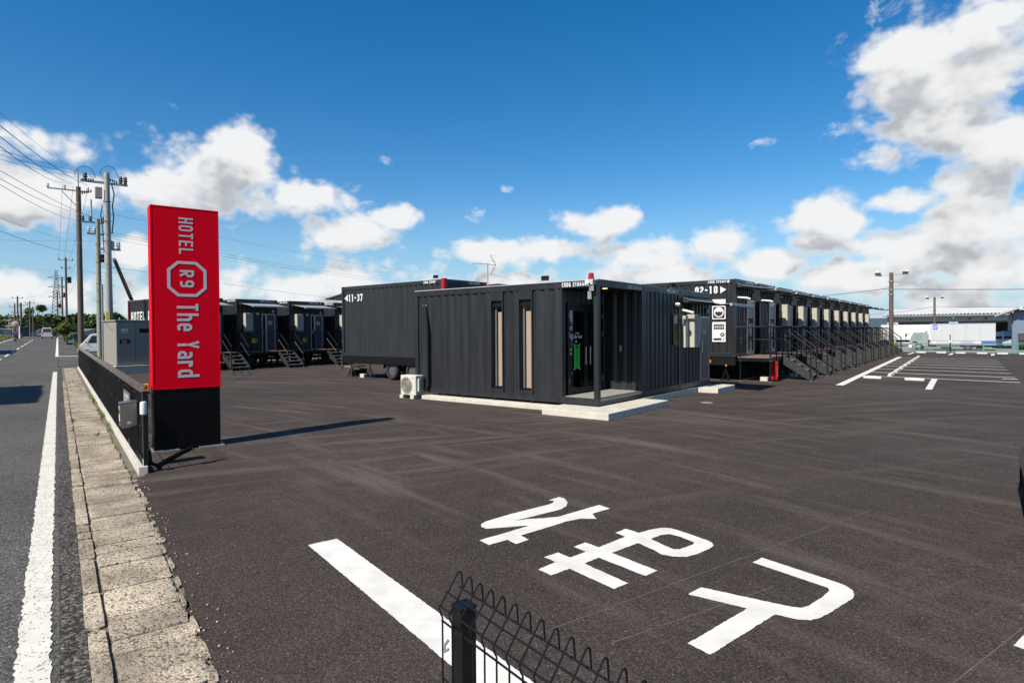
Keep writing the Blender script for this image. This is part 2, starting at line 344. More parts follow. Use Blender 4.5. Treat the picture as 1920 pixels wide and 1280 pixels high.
# ---------------------------------------------------------------- ground materials
def asphalt(name, base, dust, speck=.35, streaks=True, agg=90., bump=.5):
    base = tuple(q*ALB for q in base); dust = tuple(q*ALB for q in dust)
    m, nt, b = nodes(name); N = nt.nodes; L = nt.links
    b.inputs['Roughness'].default_value = .85; setspec(b, .18)
    ge = N.new('ShaderNodeNewGeometry'); P = ge.outputs['Position']
    def nz(scale, det, rough, vec, dist=0):
        n = N.new('ShaderNodeTexNoise'); n.inputs['Scale'].default_value = scale; n.inputs['Detail'].default_value = det; n.inputs['Roughness'].default_value = rough; n.inputs['Distortion'].default_value = dist
        L.new(vec, n.inputs['Vector']); return n.outputs[0]
    def M(op, a, c=None, d=None, clamp=False):
        n = N.new('ShaderNodeMath'); n.operation = op; n.use_clamp = clamp
        for i, x in enumerate((a, c, d)):
            if x is None: continue
            if isinstance(x, (int, float)): n.inputs[i].default_value = x
            else: L.new(x, n.inputs[i])
        return n.outputs[0]
    def MR(x, a, c, d, e):
        n = N.new('ShaderNodeMapRange'); L.new(x, n.inputs[0])
        for i, q in enumerate((a, c, d, e)): n.inputs[i+1].default_value = q
        return n.outputs[0]
    vo = N.new('ShaderNodeTexVoronoi'); vo.inputs['Scale'].default_value = agg; L.new(P, vo.inputs['Vector'])
    sx = N.new('ShaderNodeSeparateColor'); L.new(vo.outputs['Color'], sx.inputs[0])
    stone = MR(M('POWER', sx.outputs[0], 2.2), 0, 1, 1-speck, 1+speck*1.7)
    pits = MR(vo.outputs['Distance'], .25, .7, 1.0, .62)
    big = MR(nz(.32, 5, .6, P), .3, .7, .76, 1.2); mid = MR(nz(3.5, 4, .6, P), .3, .7, .92, 1.08)
    k = M('MULTIPLY', M('MULTIPLY', stone, pits), M('MULTIPLY', big, mid))
    # bright chips here and there
    v2 = N.new('ShaderNodeTexVoronoi'); v2.inputs['Scale'].default_value = agg*.42; L.new(P, v2.inputs['Vector'])
    s2 = N.new('ShaderNodeSeparateColor'); L.new(v2.outputs['Color'], s2.inputs[0])
    chip = M('MULTIPLY', M('GREATER_THAN', s2.outputs[1], .955), M('LESS_THAN', v2.outputs['Distance'], .24))
    k = M('ADD', k, M('MULTIPLY', chip, 2.2))
    v = N.new('ShaderNodeVectorMath'); v.operation = 'SCALE'; v.inputs[0].default_value = base; L.new(k, v.inputs['Scale'])
    colr = v.outputs[0]
    if streaks:
        sp = N.new('ShaderNodeSeparateXYZ'); L.new(P, sp.inputs[0]); x, y = sp.outputs[0], sp.outputs[1]
        fld = None
        for (cx, cy, fr, fa, lo, hi, seed) in ((-12., -26., 2.4, 9., .50, .76, 0.), (36., -13., 2.6, 12., .50, .76, 7.)):
            dx, dy = M('SUBTRACT', x, cx), M('SUBTRACT', y, cy)
            rad = M('SQRT', M('ADD', M('MULTIPLY', dx, dx), M('MULTIPLY', dy, dy))); ang = M('ARCTAN2', dy, dx)
            cb = N.new('ShaderNodeCombineXYZ'); L.new(M('MULTIPLY', rad, fr), cb.inputs[0]); L.new(M('MULTIPLY', ang, fa), cb.inputs[1]); cb.inputs[2].default_value = seed
            t = MR(nz(1.0, 5, .62, cb.outputs[0]), lo, hi, 0, 1); t = M('MAXIMUM', t, 0.)
            t = M('MULTIPLY', t, M('MAXIMUM', MR(nz(.11, 2, .5, cb.outputs[0]), .4, .62, 0, 1), 0.))
            fld = t if fld is None else M('MAXIMUM', fld, t)
        grain = MR(nz(45, 3, .6, P), .35, .65, .35, 1.0)
        f = M('MULTIPLY', M('MULTIPLY', fld, grain), .72, clamp=True)
        mx = N.new('ShaderNodeMix'); mx.data_type = 'RGBA'; L.new(f, mx.inputs[0]); L.new(colr, mx.inputs[6]); mx.inputs[7].default_value = (*dust, 1); colr = mx.outputs[2]
    L.new(colr, b.inputs['Base Color'])
    bm_ = N.new('ShaderNodeBump'); bm_.inputs['Strength'].default_value = bump; bm_.inputs['Distance'].default_value = .006
    L.new(M('ADD', M('MULTIPLY', vo.outputs['Distance'], -1.0), nz(agg*2, 2, .5, P)), bm_.inputs['Height']); L.new(bm_.outputs[0], b.inputs['Normal'])
    return m
mt.lot = asphalt('new_asphalt', (.077, .060, .0525), (.21, .175, .15), .42, True, 105)
mt.road = asphalt('worn_asphalt', (.135, .13, .122), (.2, .19, .17), .5, False, 85)
mt.shoulder = asphalt('coarse_worn_asphalt', (.118, .108, .095), (.2, .19, .17), .7, False, 55, .9)

def pebble(name, base, alt, scale=48.):
    base = tuple(q*ALB for q in base); alt = tuple(q*ALB for q in alt)
    m, nt, b = nodes(name); N = nt.nodes; L = nt.links; b.inputs['Roughness'].default_value = .85; setspec(b, .25)
    ge = N.new('ShaderNodeNewGeometry'); P = ge.outputs['Position']; oi = N.new('ShaderNodeObjectInfo')
    vo = N.new('ShaderNodeTexVoronoi'); vo.inputs['Scale'].default_value = scale; L.new(P, vo.inputs['Vector'])
    sx = N.new('ShaderNodeSeparateColor'); L.new(vo.outputs['Color'], sx.inputs[0])
    cr = N.new('ShaderNodeValToRGB'); L.new(sx.outputs[0], cr.inputs[0]); e = cr.color_ramp.elements
    e[0].color = (.07, .07, .072, 1); e[1].color = (*[min(1, c*1.25) for c in base], 1)
    a = e.new(.14); a.color = (*alt, 1); a = e.new(.3); a.color = (*base, 1); a = e.new(.8); a.color = (*[c*.9 for c in base], 1)
    n = N.new('ShaderNodeTexNoise'); n.inputs['Scale'].default_value = 2.2; n.inputs['Detail'].default_value = 6; L.new(P, n.inputs['Vector'])
    mr = N.new('ShaderNodeMapRange'); L.new(n.outputs[0], mr.inputs[0]); mr.inputs[1].default_value = .3; mr.inputs[2].default_value = .62; mr.inputs[3].default_value = .5; mr.inputs[4].default_value = 1.1
    rr = N.new('ShaderNodeMapRange'); L.new(oi.outputs['Random'], rr.inputs[0]); rr.inputs[3].default_value = .88; rr.inputs[4].default_value = 1.1
    mu = N.new('ShaderNodeMath'); mu.operation = 'MULTIPLY'; L.new(mr.outputs[0], mu.inputs[0]); L.new(rr.outputs[0], mu.inputs[1])
    ed = N.new('ShaderNodeMapRange'); L.new(vo.outputs['Distance'], ed.inputs[0]); ed.inputs[1].default_value = .35; ed.inputs[2].default_value = .75; ed.inputs[3].default_value = 1; ed.inputs[4].default_value = .7
    m2 = N.new('ShaderNodeMath'); m2.operation = 'MULTIPLY'; L.new(mu.outputs[0], m2.inputs[0]); L.new(ed.outputs[0], m2.inputs[1])
    v = N.new('ShaderNodeVectorMath'); v.operation = 'SCALE'; L.new(cr.outputs[0], v.inputs[0]); L.new(m2.outputs[0], v.inputs['Scale'])
    dn = N.new('ShaderNodeTexNoise'); dn.inputs['Scale'].default_value = 1.4; dn.inputs['Detail'].default_value = 8; dn.inputs['Roughness'].default_value = .7; L.new(P, dn.inputs['Vector'])
    dm = N.new('ShaderNodeMapRange'); L.new(dn.outputs[0], dm.inputs[0]); dm.inputs[1].default_value = .47; dm.inputs[2].default_value = .66; dm.inputs[3].default_value = 0; dm.inputs[4].default_value = .75
    dx = N.new('ShaderNodeMix'); dx.data_type = 'RGBA'; L.new(dm.outputs[0], dx.inputs[0]); L.new(v.outputs[0], dx.inputs[6]); dx.inputs[7].default_value = (.145, .12, .087, 1); L.new(dx.outputs[2], b.inputs['Base Color'])
    bp = N.new('ShaderNodeBump'); bp.inputs['Strength'].default_value = .7; bp.inputs['Distance'].default_value = .008; bp.invert = True; L.new(vo.outputs['Distance'], bp.inputs['Height']); L.new(bp.outputs[0], b.inputs['Normal'])
    return m
mt.slab = pebble('exposed_aggregate', (.59, .50, .375), (.25, .19, .13), 68.)
mt.grout = pm('gritty_joint', (.15, .135, .11), .95, 0, .5, 40, bump=.8, bscale=90, coords='World')
def markmat(name, c, wear):
    c = tuple(q*.71 for q in c)
    m, nt, b = nodes(name); N = nt.nodes; L = nt.links; b.inputs['Roughness'].default_value = .75; setspec(b, .3)
    ge = N.new('ShaderNodeNewGeometry'); P = ge.outputs['Position']
    n = N.new('ShaderNodeTexNoise'); n.inputs['Scale'].default_value = 4; n.inputs['Detail'].default_value = 8; n.inputs['Roughness'].default_value = .65; L.new(P, n.inputs['Vector'])
    mr = N.new('ShaderNodeMapRange'); L.new(n.outputs[0], mr.inputs[0]); mr.inputs[1].default_value = .35; mr.inputs[2].default_value = .62; mr.inputs[3].default_value = .80; mr.inputs[4].default_value = 1
    v = N.new('ShaderNodeVectorMath'); v.operation = 'SCALE'; v.inputs[0].default_value = c; L.new(mr.outputs[0], v.inputs['Scale'])
    colr = v.outputs[0]
    if wear:
        vo = N.new('ShaderNodeTexVoronoi'); vo.inputs['Scale'].default_value = 60; L.new(P, vo.inputs['Vector'])
        sx = N.new('ShaderNodeSeparateColor'); L.new(vo.outputs['Color'], sx.inputs[0])
        g = N.new('ShaderNodeMath'); g.operation = 'GREATER_THAN'; L.new(sx.outputs[0], g.inputs[0]); g.inputs[1].default_value = 1-wear
        g2 = N.new('ShaderNodeMath'); g2.operation = 'LESS_THAN'; L.new(vo.outputs['Distance'], g2.inputs[0]); g2.inputs[1].default_value = .42
        g3 = N.new('ShaderNodeMath'); g3.operation = 'MULTIPLY'; L.new(g.outputs[0], g3.inputs[0]); L.new(g2.outputs[0], g3.inputs[1])
        mx = N.new('ShaderNodeMix'); mx.data_type = 'RGBA'; L.new(g3.outputs[0], mx.inputs[0]); L.new(colr, mx.inputs[6]); mx.inputs[7].default_value = (.11, .10, .09, 1); colr = mx.outputs[2]
    L.new(colr, b.inputs['Base Color'])
    bn = N.new('ShaderNodeTexNoise'); bn.inputs['Scale'].default_value = 120; L.new(P, bn.inputs['Vector'])
    bp = N.new('ShaderNodeBump'); bp.inputs['Strength'].default_value = .35; bp.inputs['Distance'].default_value = .004; L.new(bn.outputs[0], bp.inputs['Height']); L.new(bp.outputs[0], b.inputs['Normal'])
    return m
mt.mark = markmat('road_paint', (.80, .785, .735), 0); mt.markworn = markmat('worn_road_paint', (.77, .74, .66), .22)

# ---------------------------------------------------------------- terrain
def height(x, y):
    s = -.9652*x + .2615*y; z = rise(s)
    k = max(0., min(1., (y-57.6)/3.5)) * max(0., min(1., (x+40)/15))
    return z - .62*k*k*(3-2*k)
def axis_(lo, hi):
    a = [lo]; 
    for v in (-2500, -1500, -900, -600, -400, -300): 
        if lo < v < hi: a.append(v)
    v = -240.
    while v < 240: a.append(v); v += 4.0 if abs(v) < 130 else 12.
    a += [x for x in (240, 300, 400, 600, 900, 1500, 2500) if x < hi] + [hi]
    return a
xs = axis_(-7000, 7000); ys = axis_(-7000, 7000)
vs = [(x, y, height(x, y)-.035) for y in ys for x in xs]; nx = len(xs)
fs = [(j*nx+i, j*nx+i+1, (j+1)*nx+i+1, (j+1)*nx+i) for j in range(len(ys)-1) for i in range(nx-1)]
mt.field = pm('rough_grass_ground', (.10, .105, .045), .95, 0, .5, .35, bump=.6, bscale=6, coords='World')
tag(MB().add(vs, fs).build('ground', mt.field), kind='structure')

# yard (new asphalt): one sheet, its road edge ragged
def yard():
    edge = []; s = 41.5
    while s > -30:
        j = .0 if s > 10.2 else (random.random()-.5)*.05
        edge.append(W(s, (.66+max(-.01, min(.10, (s-3.4)*.022))+j) if s < 9.2 else .90, 0)); s -= 1.2 if s > 12 else (.11 if s > 2 else 1.5)
    poly = [(p[0], p[1]) for p in edge] + [(45, 10), (45, 57.5), (-48, 57.5), (-48, 25)]
    tri = tessellate_polygon([[Vector((a, b, 0)) for a, b in poly]])
    me = MB().add([(a, b, 0) for a, b in poly], tri)
    return tag(me.build('parking_yard', mt.lot), kind='structure')
yard_o = yard()
# road with its slope
def strip(t0, t1, s0, s1, dz, step=4.):
    b = MB(); n = max(1, int(abs(s1-s0)/step)); vs = []
    for i in range(n+1):
        s = s0+(s1-s0)*i/n
        for t in (t0, t1): vs.append(W(s, t, rise(s)+dz))
    return b.add(vs, [(2*i, 2*i+1, 2*i+3, 2*i+2) for i in range(n)])
road = tag(strip(-6.7, -.02, -40, 330, -.004).build('road', mt.road), kind='structure')
strip(-.02, .125, -40, 43, -.006).build('shoulder', mt.shoulder, road)
# driveway mouth and pavement beyond it
tag(strip(.0, 5.0, 42.6, 56, .004, 2.).build('driveway', mt.road), kind='structure')
pv = tag(strip(.0, 1.5, 56, 150, .012).build('pavement', mt.road), kind='structure')
b = strip(-.18, .01, 56, 150, .02); b.build('edge_line', mt.mark, road)
pts = [W(56, -.18, rise(56)+.02), W(56, 1.45, rise(56)+.02), W(56.9, 1.45, rise(56)+.024), W(56.9, -.18, rise(56)+.024)]
MB().add(pts, [(0,1,2,3)]).build('edge_line', mt.mark, road)
def ragged(t0, t1, s0, s1, dz, step=.05, j=.012):
    b = MB(); n = int((s1-s0)/step); vs = []
    for i in range(n+1):
        s = s0+(s1-s0)*i/n
        vs.append(W(s, t0+(random.random()-.5)*j, rise(s)+dz)); vs.append(W(s, t1+(random.random()-.5)*j, rise(s)+dz))
    return b.add(vs, [(2*i, 2*i+1, 2*i+3, 2*i+2) for i in range(n)])
ragged(-.225, -.062, .5, 37.8, .001, .04, .02).build('edge_line', mt.markworn, road)
s = 42.
while s < 120:
    strip(-3.27, -3.13, s, s+4.6, .002, 2).build('centre_line_dash', mt.mark, road); s += 8.4
strip(-6.2, -6.05, 20, 200, .002).build('edge_line', mt.mark, road)
strip(-6.2, -6.05, -40, 15, .002).build('edge_line', mt.mark, road)
# tyre marks left on the road
mt.skid = pm('tyre_mark', (.045, .043, .04), .85, 0, .3, 3, coords='World')
for (t0, t1, a, c) in ((-1.0, -3.9, 47, .55), (-1.9, -4.6, 46, .5), (-2.6, -5.1, 45, .5)):
    b = MB(); vs = []
    for i in range(25):
        q = i/24; s = 26 + (a-26)*min(1, q*1.25) + 30*max(0, q-.6)**1.2; t = t0+(t1-t0)*(math.sin((q-.5)*math.pi)*.5+.5) if q < .75 else t0+(t1-t0)*(math.sin(.25*math.pi)*.5+.5) + (q-.75)*3.2
        for e in (-.04, .04): vs.append(W(s, t+e, rise(s)+.0035))
    b.add(vs, [(2*i, 2*i+1, 2*i+3, 2*i+2) for i in range(24)]).build('tyre_mark', mt.skid, road)

# gutter strip of old exposed-aggregate slabs
gut = tag(strip(.105, .93, -20, 42.5, -.016).build('kerb_strip', mt.grout), kind='structure')
def lump(c, l, w, h, rot=0, irr=.06, n=12, rough=1.):
    base = []; ph = random.random()*9
    for i in range(n):
        a = 2*math.pi*i/n; ca, sa = math.cos(a), math.sin(a)
        k = 1/max(abs(ca), abs(sa)); k = min(k, 1.36)
        base.append((ca*k*l/2*(1+(random.random()-.5)*irr*2), sa*k*w/2*(1+(random.random()-.5)*irr*2)))
    vs = [(x, y, -.02) for x, y in base] + [(x, y, h*.55+(random.random()-.5)*.003) for x, y in base] + [(x*.965, y*.94, h+(random.random()-.5)*.004*rough) for x, y in base] + [(0, 0, h+.001)]
    fs = [(i, (i+1) % n, n+(i+1) % n, n+i) for i in range(n)] + [(n+i, n+(i+1) % n, 2*n+(i+1) % n, 2*n+i) for i in range(n)] + [(2*n+i, 2*n+(i+1) % n, 3*n) for i in range(n)]
    b = MB(); vv = []
    for x, y, z in vs:
        q = (c[0]+x, c[1]+y); p = W(q[0], q[1], z); vv.append(p)
    return b.add(vv, fs)
s = 2.4; rest = MB()
while s < 41.5:
    l = random.choice((.22, .3, .36, .42, .5, .6))*random.uniform(.9, 1.1); g = random.choice((.006, .010, .014, .02, .034))
    wob = (random.random()-.5)*.04
    tw = .405 + wob + min(.10, max(0, (s-3.4)*.022))
    q = lump((s+l/2, .225+tw/2+.008), l, tw, random.uniform(.003, .013), irr=.026, n=24)
    if s < 19: q.build('paving_slab', mt.slab, gut)
    else: rest.add(q.v, q.f)
    s += l+g
s = 2.3
while s < 30:
    l = random.uniform(.2, .85); g = random.uniform(.005, .06)
    q = lump((s+l/2, .163+(random.random()-.5)*.012), l, .10+(random.random()-.5)*.02, random.uniform(.001, .010), irr=.03, n=16)
    if s < 19: q.build('kerb_stone', mt.slab, gut)
    else: rest.add(q.v, q.f)
    s += l+g
s = 2.6
while s < 9.2:
    l = random.uniform(.05, .26); w = random.uniform(.025, .06)
    lump((s+l/2, .655+min(.10, max(0, (s-3.4)*.022))+(random.random()-.5)*.025), l, w, random.uniform(.006, .016), irr=.16, n=10).build('mortar_lump', mt.slab, gut)
    s += l+random.uniform(.02, .22)
r_ = rest.build('paving_slab_far', mt.slab, gut); r_['kind'] = 'stuff'
gm = MB()
for i in range(140):
    q = W(random.uniform(2, 9), random.uniform(.66, .86), .004); d = random.uniform(.004, .012)
    gm.lathe([(d*.5, -.004), (d, .001), (d*.6, d*.7)], q, n=5)
o = gm.build('gravel_crumbs', mt.slab, gut); o['kind'] = 'stuff'

# yard markings
def flat(name, poly, z, mat, parent, hole=None):
    loops = [[Vector((a, c, 0)) for a, c in poly]] + ([[Vector((a, c, 0)) for a, c in hole]] if hole else [])
    tri = tessellate_polygon(loops); pts = poly + (hole or [])
    return MB().add([(a, c, z) for a, c in pts], tri).build(name, mat, parent)
def jag(poly, j=.006, step=.022):
    out = []
    for i in range(len(poly)):
        a, c = Vector(poly[i]), Vector(poly[(i+1) % len(poly)]); n = max(1, int((c-a).length/step))
        for k in range(n):
            p = a.lerp(c, k/n); out.append((p.x+(random.random()-.5)*j, p.y+(random.random()-.5)*j))
    return out
GLYPH_A = [(-3.786, 5.494), (-3.769, 5.674), (-3.681, 5.659), (-3.568, 5.548), (-3.507, 5.415), (-3.491, 5.284), (-3.57, 4.98), (-3.65, 4.69), (-3.573, 4.822), (-3.461, 4.938), (-3.373, 5.061), (-3.249, 5.673), (-3.093, 5.622), (-3.15, 5.36), (-3.03, 5.233), (-3.162, 5.142), (-3.226, 4.981), (-3.255, 4.802), (-3.337, 4.392), (-3.211, 4.344), (-3.236, 4.189), (-3.363, 4.226), (-3.413, 4.027), (-3.559, 4.068), (-3.504, 4.321), (-3.439, 4.666), (-3.494, 4.612), (-3.611, 4.466), (-3.708, 4.348), (-3.79, 4.362), (-3.843, 4.423), (-3.863, 4.506), (-3.812, 4.846), (-3.692, 5.358), (-3.692, 5.448), (-3.733, 5.518)]
GLYPH_B = [(-2.75, 3.843), (-2.726, 4.052), (-2.859, 4.081), (-2.831, 4.241), (-2.685, 4.203), (-2.651, 4.399), (-2.794, 4.433), (-2.769, 4.589), (-2.616, 4.552), (-2.556, 4.934), (-2.68, 4.976), (-2.655, 5.134), (-2.507, 5.105), (-2.454, 5.262), (-2.399, 5.361), (-2.323, 5.403), (-2.243, 5.389), (-1.936, 5.286), (-1.875, 5.248), (-1.842, 5.197), (-1.837, 5.114), (-1.878, 4.907), (-1.929, 4.79), (-2.019, 4.733), (-2.115, 4.724), (-2.197, 4.772), (-2.391, 4.852), (-2.461, 4.505), (-1.994, 4.38), (-2.024, 4.231), (-2.497, 4.344), (-2.526, 4.165), (-2.067, 4.032), (-2.104, 3.88), (-2.562, 4.004), (-2.606, 3.808)]
GLYPH_B_HOLE = [(-2.348, 5.017), (-2.318, 5.17), (-2.258, 5.243), (-2.161, 5.229), (-2.004, 5.167), (-1.993, 5.101), (-2.037, 4.929), (-2.081, 4.897), (-2.185, 4.938)]
GLYPH_C = [(-1.456, 4.997), (-1.426, 5.147), (-0.851, 4.976), (-0.779, 4.947), (-0.734, 4.889), (-0.707, 4.815), (-0.709, 4.727), (-0.745, 4.591), (-0.792, 4.4), (-0.827, 4.291), (-0.869, 4.221), (-0.939, 4.181), (-1.073, 4.164), (-1.232, 3.422), (-1.385, 3.465), (-1.242, 4.145), (-1.642, 4.117), (-1.612, 4.286), (-1.011, 4.347), (-0.958, 4.373), (-0.925, 4.437), (-0.881, 4.634), (-0.863, 4.783), (-0.881, 4.829)]
flat('lettering', jag(GLYPH_A), .004, mt.mark, yard_o); flat('lettering', jag(GLYPH_B), .004, mt.mark, yard_o, jag(GLYPH_B_HOLE)); flat('lettering', jag(GLYPH_C), .004, mt.mark, yard_o)
flat('entrance_line', jag([W(5.33, 1.735)[:2], W(5.33, 2.0)[:2], W(-1.5, 2.0)[:2], W(-1.5, 1.735)[:2]]), .004, mt.mark, yard_o)
flat('lettering', jag([(.148, 4.60), (.215, 4.84), (.62, 4.70), (.56, 4.47)]), .004, mt.mark, yard_o)
def line(p, q, w, name='bay_line', mat=None):
    a, c = Vector(p), Vector(q); d = (c-a).normalized(); n = Vector((-d.y, d.x))*w/2
    return flat(name, [tuple(a+n), tuple(c+n), tuple(c-n), tuple(a-n)], .004, mat or mt.mark, yard_o)
line((-3.78, 22.6), (-4.36, 47.5), .24, 'aisle_line')
for i in range(8):
    line((-3.15 if i == 0 else -3.76-.06*i, 27.65+2.62*i), (1.0-.05*i, 27.0+2.62*i), .16)
line((-1.32, 22.5), (-1.42, 27.3), .18); line((.55, 28.72), (1.0, 28.68), .2)
for x in (-4.32, -1.88, .5): line((x, 52.6), (x+.06, 56.3), .2)
mt.chalk = pm('chalk_line', (.115, .105, .10), .9, 0, .35, 6, coords='World')
for p, q in (((-2.2, 2.9), (-.9, 7.2)), ((-8.2, 6.5), (-3.6, 7.6)), ((-.35, 3.2), (.2, 4.9)), ((-1.75, 3.2), (-1.2, 4.6))):
    a, c = Vector(p), Vector(q); d = (c-a).normalized(); n = Vector((-d.y, d.x))*.0035
    flat('chalk_line', [tuple(a+n), tuple(c+n), tuple(c-n), tuple(a-n)], .002, mt.chalk, yard_o)
# manhole-like pale patch by the small step
flat('pale_patch', [(-5.62+.16*math.cos(k*.52), 15.35+.16*math.sin(k*.52)) for k in range(12)], .003, pm('pale_patch', (.3, .28, .25), .9, coords='World'), yard_o)
# ---------------------------------------------------------------- lettering (squared stroke letters)
def glyph(ch, t, w):
    h = t/2; c = .16; r = w-h
    oct_ = lambda x0, x1, y0, y1, k=c: [(x0+k, y0), (x1-k, y0), (x1, y0+k), (x1, y1-k), (x1-k, y1), (x0+k, y1), (x0, y1-k), (x0, y0+k)]
    k = .10
    G = {
    'H': [([(h,0),(h,1)],0), ([(r,0),(r,1)],0), ([(t,.5),(w-t,.5)],0)],
    'O': [(oct_(h, r, h, 1-h, k),1)], '0': [(oct_(h, r, h, 1-h, k),1)], 'D': [([(h,h),(r-k,h),(r,h+k),(r,1-h-k),(r-k,1-h),(h,1-h)],1)],
    'Q': [(oct_(h, r, h, 1-h, k),1), ([(w*.55,.28),(w,-.04)],0)],
    'T': [([(0,1-h),(w,1-h)],0), ([(w/2,0),(w/2,1-t)],0)],
    'E': [([(w,1-h),(h,1-h),(h,h),(w,h)],0), ([(t,.5),(w*.9,.5)],0)],
    'L': [([(h,1),(h,h),(w,h)],0)],
    'C': [([(r,.7),(r,1-h-k),(r-k,1-h),(h+k,1-h),(h,1-h-k),(h,h+k),(h+k,h),(r-k,h),(r,h+k),(r,.3)],0)],
    'R': [([(h,0),(h,1-h),(r-k,1-h),(r,1-h-k),(r,.5+k),(r-k,.46),(t,.46)],0), ([(w*.45,.46-h),(r,0)],0)],
    '9': [(oct_(h, r, .46, 1-h, k),1), ([(r,.5),(r,h+k),(r-k,h),(h,h)],0)],
    '1': [([(w*.15,.84),(w*.5,1-h),(w*.5,0)],0)],
    '2': [([(h,.72),(h,1-h-k),(h+k,1-h),(r-k,1-h),(r,1-h-k),(r,.62),(h,.28),(h,h),(w,h)],0)],
    '3': [([(h,.78),(h,1-h-k),(h+k,1-h),(r-k,1-h),(r,1-h-k),(r,.6),(r-k,.52),(w*.4,.52)],0), ([(r-k,.5),(r,.42),(r,h+k),(r-k,h),(h+k,h),(h,h+k),(h,.24)],0)],
    '4': [([(w*.62,1),(h,.32),(h,.26),(w,.26)],0), ([(w*.72,0),(w*.72,.6)],0)],
    '5': [([(w,1-h),(h,1-h),(h,.56),(r-k,.56),(r,.56-k),(r,h+k),(r-k,h),(h,h)],0)],
    '6': [(oct_(h, r, h, .56, k),1), ([(h,.5),(h,1-h-k),(h+k,1-h),(r,1-h)],0)],
    '7': [([(0,1-h),(r,1-h),(w*.4,0)],0)],
    '8': [(oct_(h, r, .5, 1-h, k),1), (oct_(h, r, h, .5, k),1)],
    '-': [([(w*.1,.5),(w*.9,.5)],0)],
    'h': [([(h,0),(h,1)],0), ([(t,.62),(r-k,.62),(r,.62-k),(r,0)],0)],
    'e': [([(r,.12),(r-k,h),(h+k,h),(h,h+k),(h,.62-k),(h+k,.62),(r-k,.62),(r,.62-k),(r,.36),(t,.36)],0)],
    'S': [([(r,.74),(r,1-h-k),(r-k,1-h),(h+k,1-h),(h,1-h-k),(h,.6),(r,.42),(r,h+k),(r-k,h),(h+k,h),(h,h+k),(h,.26)],0)],
    'A': [([(h,0),(h,1-h-k),(h+k,1-h),(r-k,1-h),(r,1-h-k),(r,0)],0), ([(t,.4),(w-t,.4)],0)],
    'G': [([(r,.7),(r,1-h-k),(r-k,1-h),(h+k,1-h),(h,1-h-k),(h,h+k),(h+k,h),(r,h),(r,.46),(w*.5,.46)],0)],
    'W': [([(h*.6,1),(w*.28,h),(w*.5,.7),(w*.72,h),(w-h*.6,1)],0)],
    'Y': [([(h,1),(w/2,.5),(w-h,1)],0), ([(w/2,0),(w/2,.44)],0)],
    'a': [([(h,.60),(h+k,.62),(r-k,.62),(r,.62-k),(r,0)],0), ([(r-h,h),(h+k,h),(h,h+k),(h,.28),(h+k,.36),(r-h,.36)],0)],
    'r': [([(h,0),(h,.7)],0), ([(t,.62),(r-.04,.62),(r,.5)],0)],
    'd': [([(r,0),(r,1)],0), ([(r-h,h),(h+k,h),(h,h+k),(h,.62-k),(h+k,.62),(r-h,.62)],0)],
    }
    return G.get(ch, [])
def lettering(b, text, hgt, width, lift, d0, d1, t=.19, gap=.16, wch=.52):
    ws = [(.34 if ch == ' ' else (.42 if ch in 'r-' else wch)) for ch in text]
    total = sum(ws)+gap*(len(text)-1); sc = width/total; x = 0
    for ch, w in zip(text, ws):
        for i, (pts, cl) in enumerate(glyph(ch, t, w)):
            b.stroke([((x+p)*sc, q*hgt) for p, q in pts], t*hgt*.92, lift, d0, d1+i*.0006, bool(cl))
        x += w+gap
    return b
def text_on(parent, text, origin, udir, ndir, hgt, width, mat=None, name='lettering', t=.19, vdir=(0,0,1), d=.003):
    o, u, v, n = Vector(origin), Vector(udir), Vector(vdir), Vector(ndir)
    lf = lambda a, c, w: tuple(o+u*a+v*c+n*w)
    return lettering(MB(), text, hgt, width, lf, 0, d, t).build(name, mat or mt.whitetext, parent)

# ---------------------------------------------------------------- tall red sign
def pylon():
    sg = thing('pylon_sign', W(11.0, 1.18), ROT, 'tall red sign with vertical silver lettering on a black base', 'sign')
    # local: y = across (0...0.98), x = -s so the face looks along +x; depth runs to -x
    D = .33; Wd = .985; z0 = .985; z1 = 3.9
    box('base', (-D+.012, -.012, .012, Wd-.012, .02, z0), mt.signbase, sg, .004)
    box('cabinet', (-D, 0, 0, Wd, z0, z1), mt.redbox, sg, .006)
    for dims in ((0, .004, .0, .022, z0, z1), (0, .004, Wd-.022, Wd, z0, z1), (0, .0036, .022, Wd-.022, z0, z0+.022), (0, .0036, .022, Wd-.022, z1-.022, z1)):
        box('frame_trim', dims, mt.redbox, sg, .002)
    for y in (.0, Wd-.32): box('base_plate', (-D-.03, .05, y-.02, y+.36, 0, .02), mt.galv, sg)
    lf = lambda a, c, w: (w, c, z1-a)          # a runs down, c runs across
    def vert(text, a0, b0, length, hgt, t):
        return lettering(MB(), text, hgt, length, lambda a, c, w: lf(a0+a, b0+c, w), .0, .004, t, .2).build('lettering', mt.silver, sg)
    vert('HOTEL', .164, .397, .582, .206, .145); vert('R9', 1.0, .405, .285, .205, .18); vert('The Yard', 1.545, .355, 1.187, .312, .145)
    cx, cy, r = .509, 1.147, .262
    k = r*.42
    pts = [(cy-k-.03, cx-r), (cy+k+.03, cx-r), (cy+r, cx-k-.02), (cy+r, cx+k+.02), (cy+k+.03, cx+r), (cy-k-.03, cx+r), (cy-r, cx+k+.02), (cy-r, cx-k-.02)]
    MB().stroke(pts, .046, lf, 0, .004, True).build('octagon_emblem', mt.silver, sg)
    MB().lathe([(.004,0),(.004,.004)], (.008,.015,z0+.05), 'x', 8).build('screw', mt.galv, sg)
    return sg
pylon()
am = thing('amber_lamp', W(11.05, 1.09, .93), ROT, 'amber warning lamp at the side of the red sign', 'lamp')
b = MB()
for i in range(4): b.box(-.12+i*.033, -.12+i*.033+.029, -.045, .045, .03, .155)
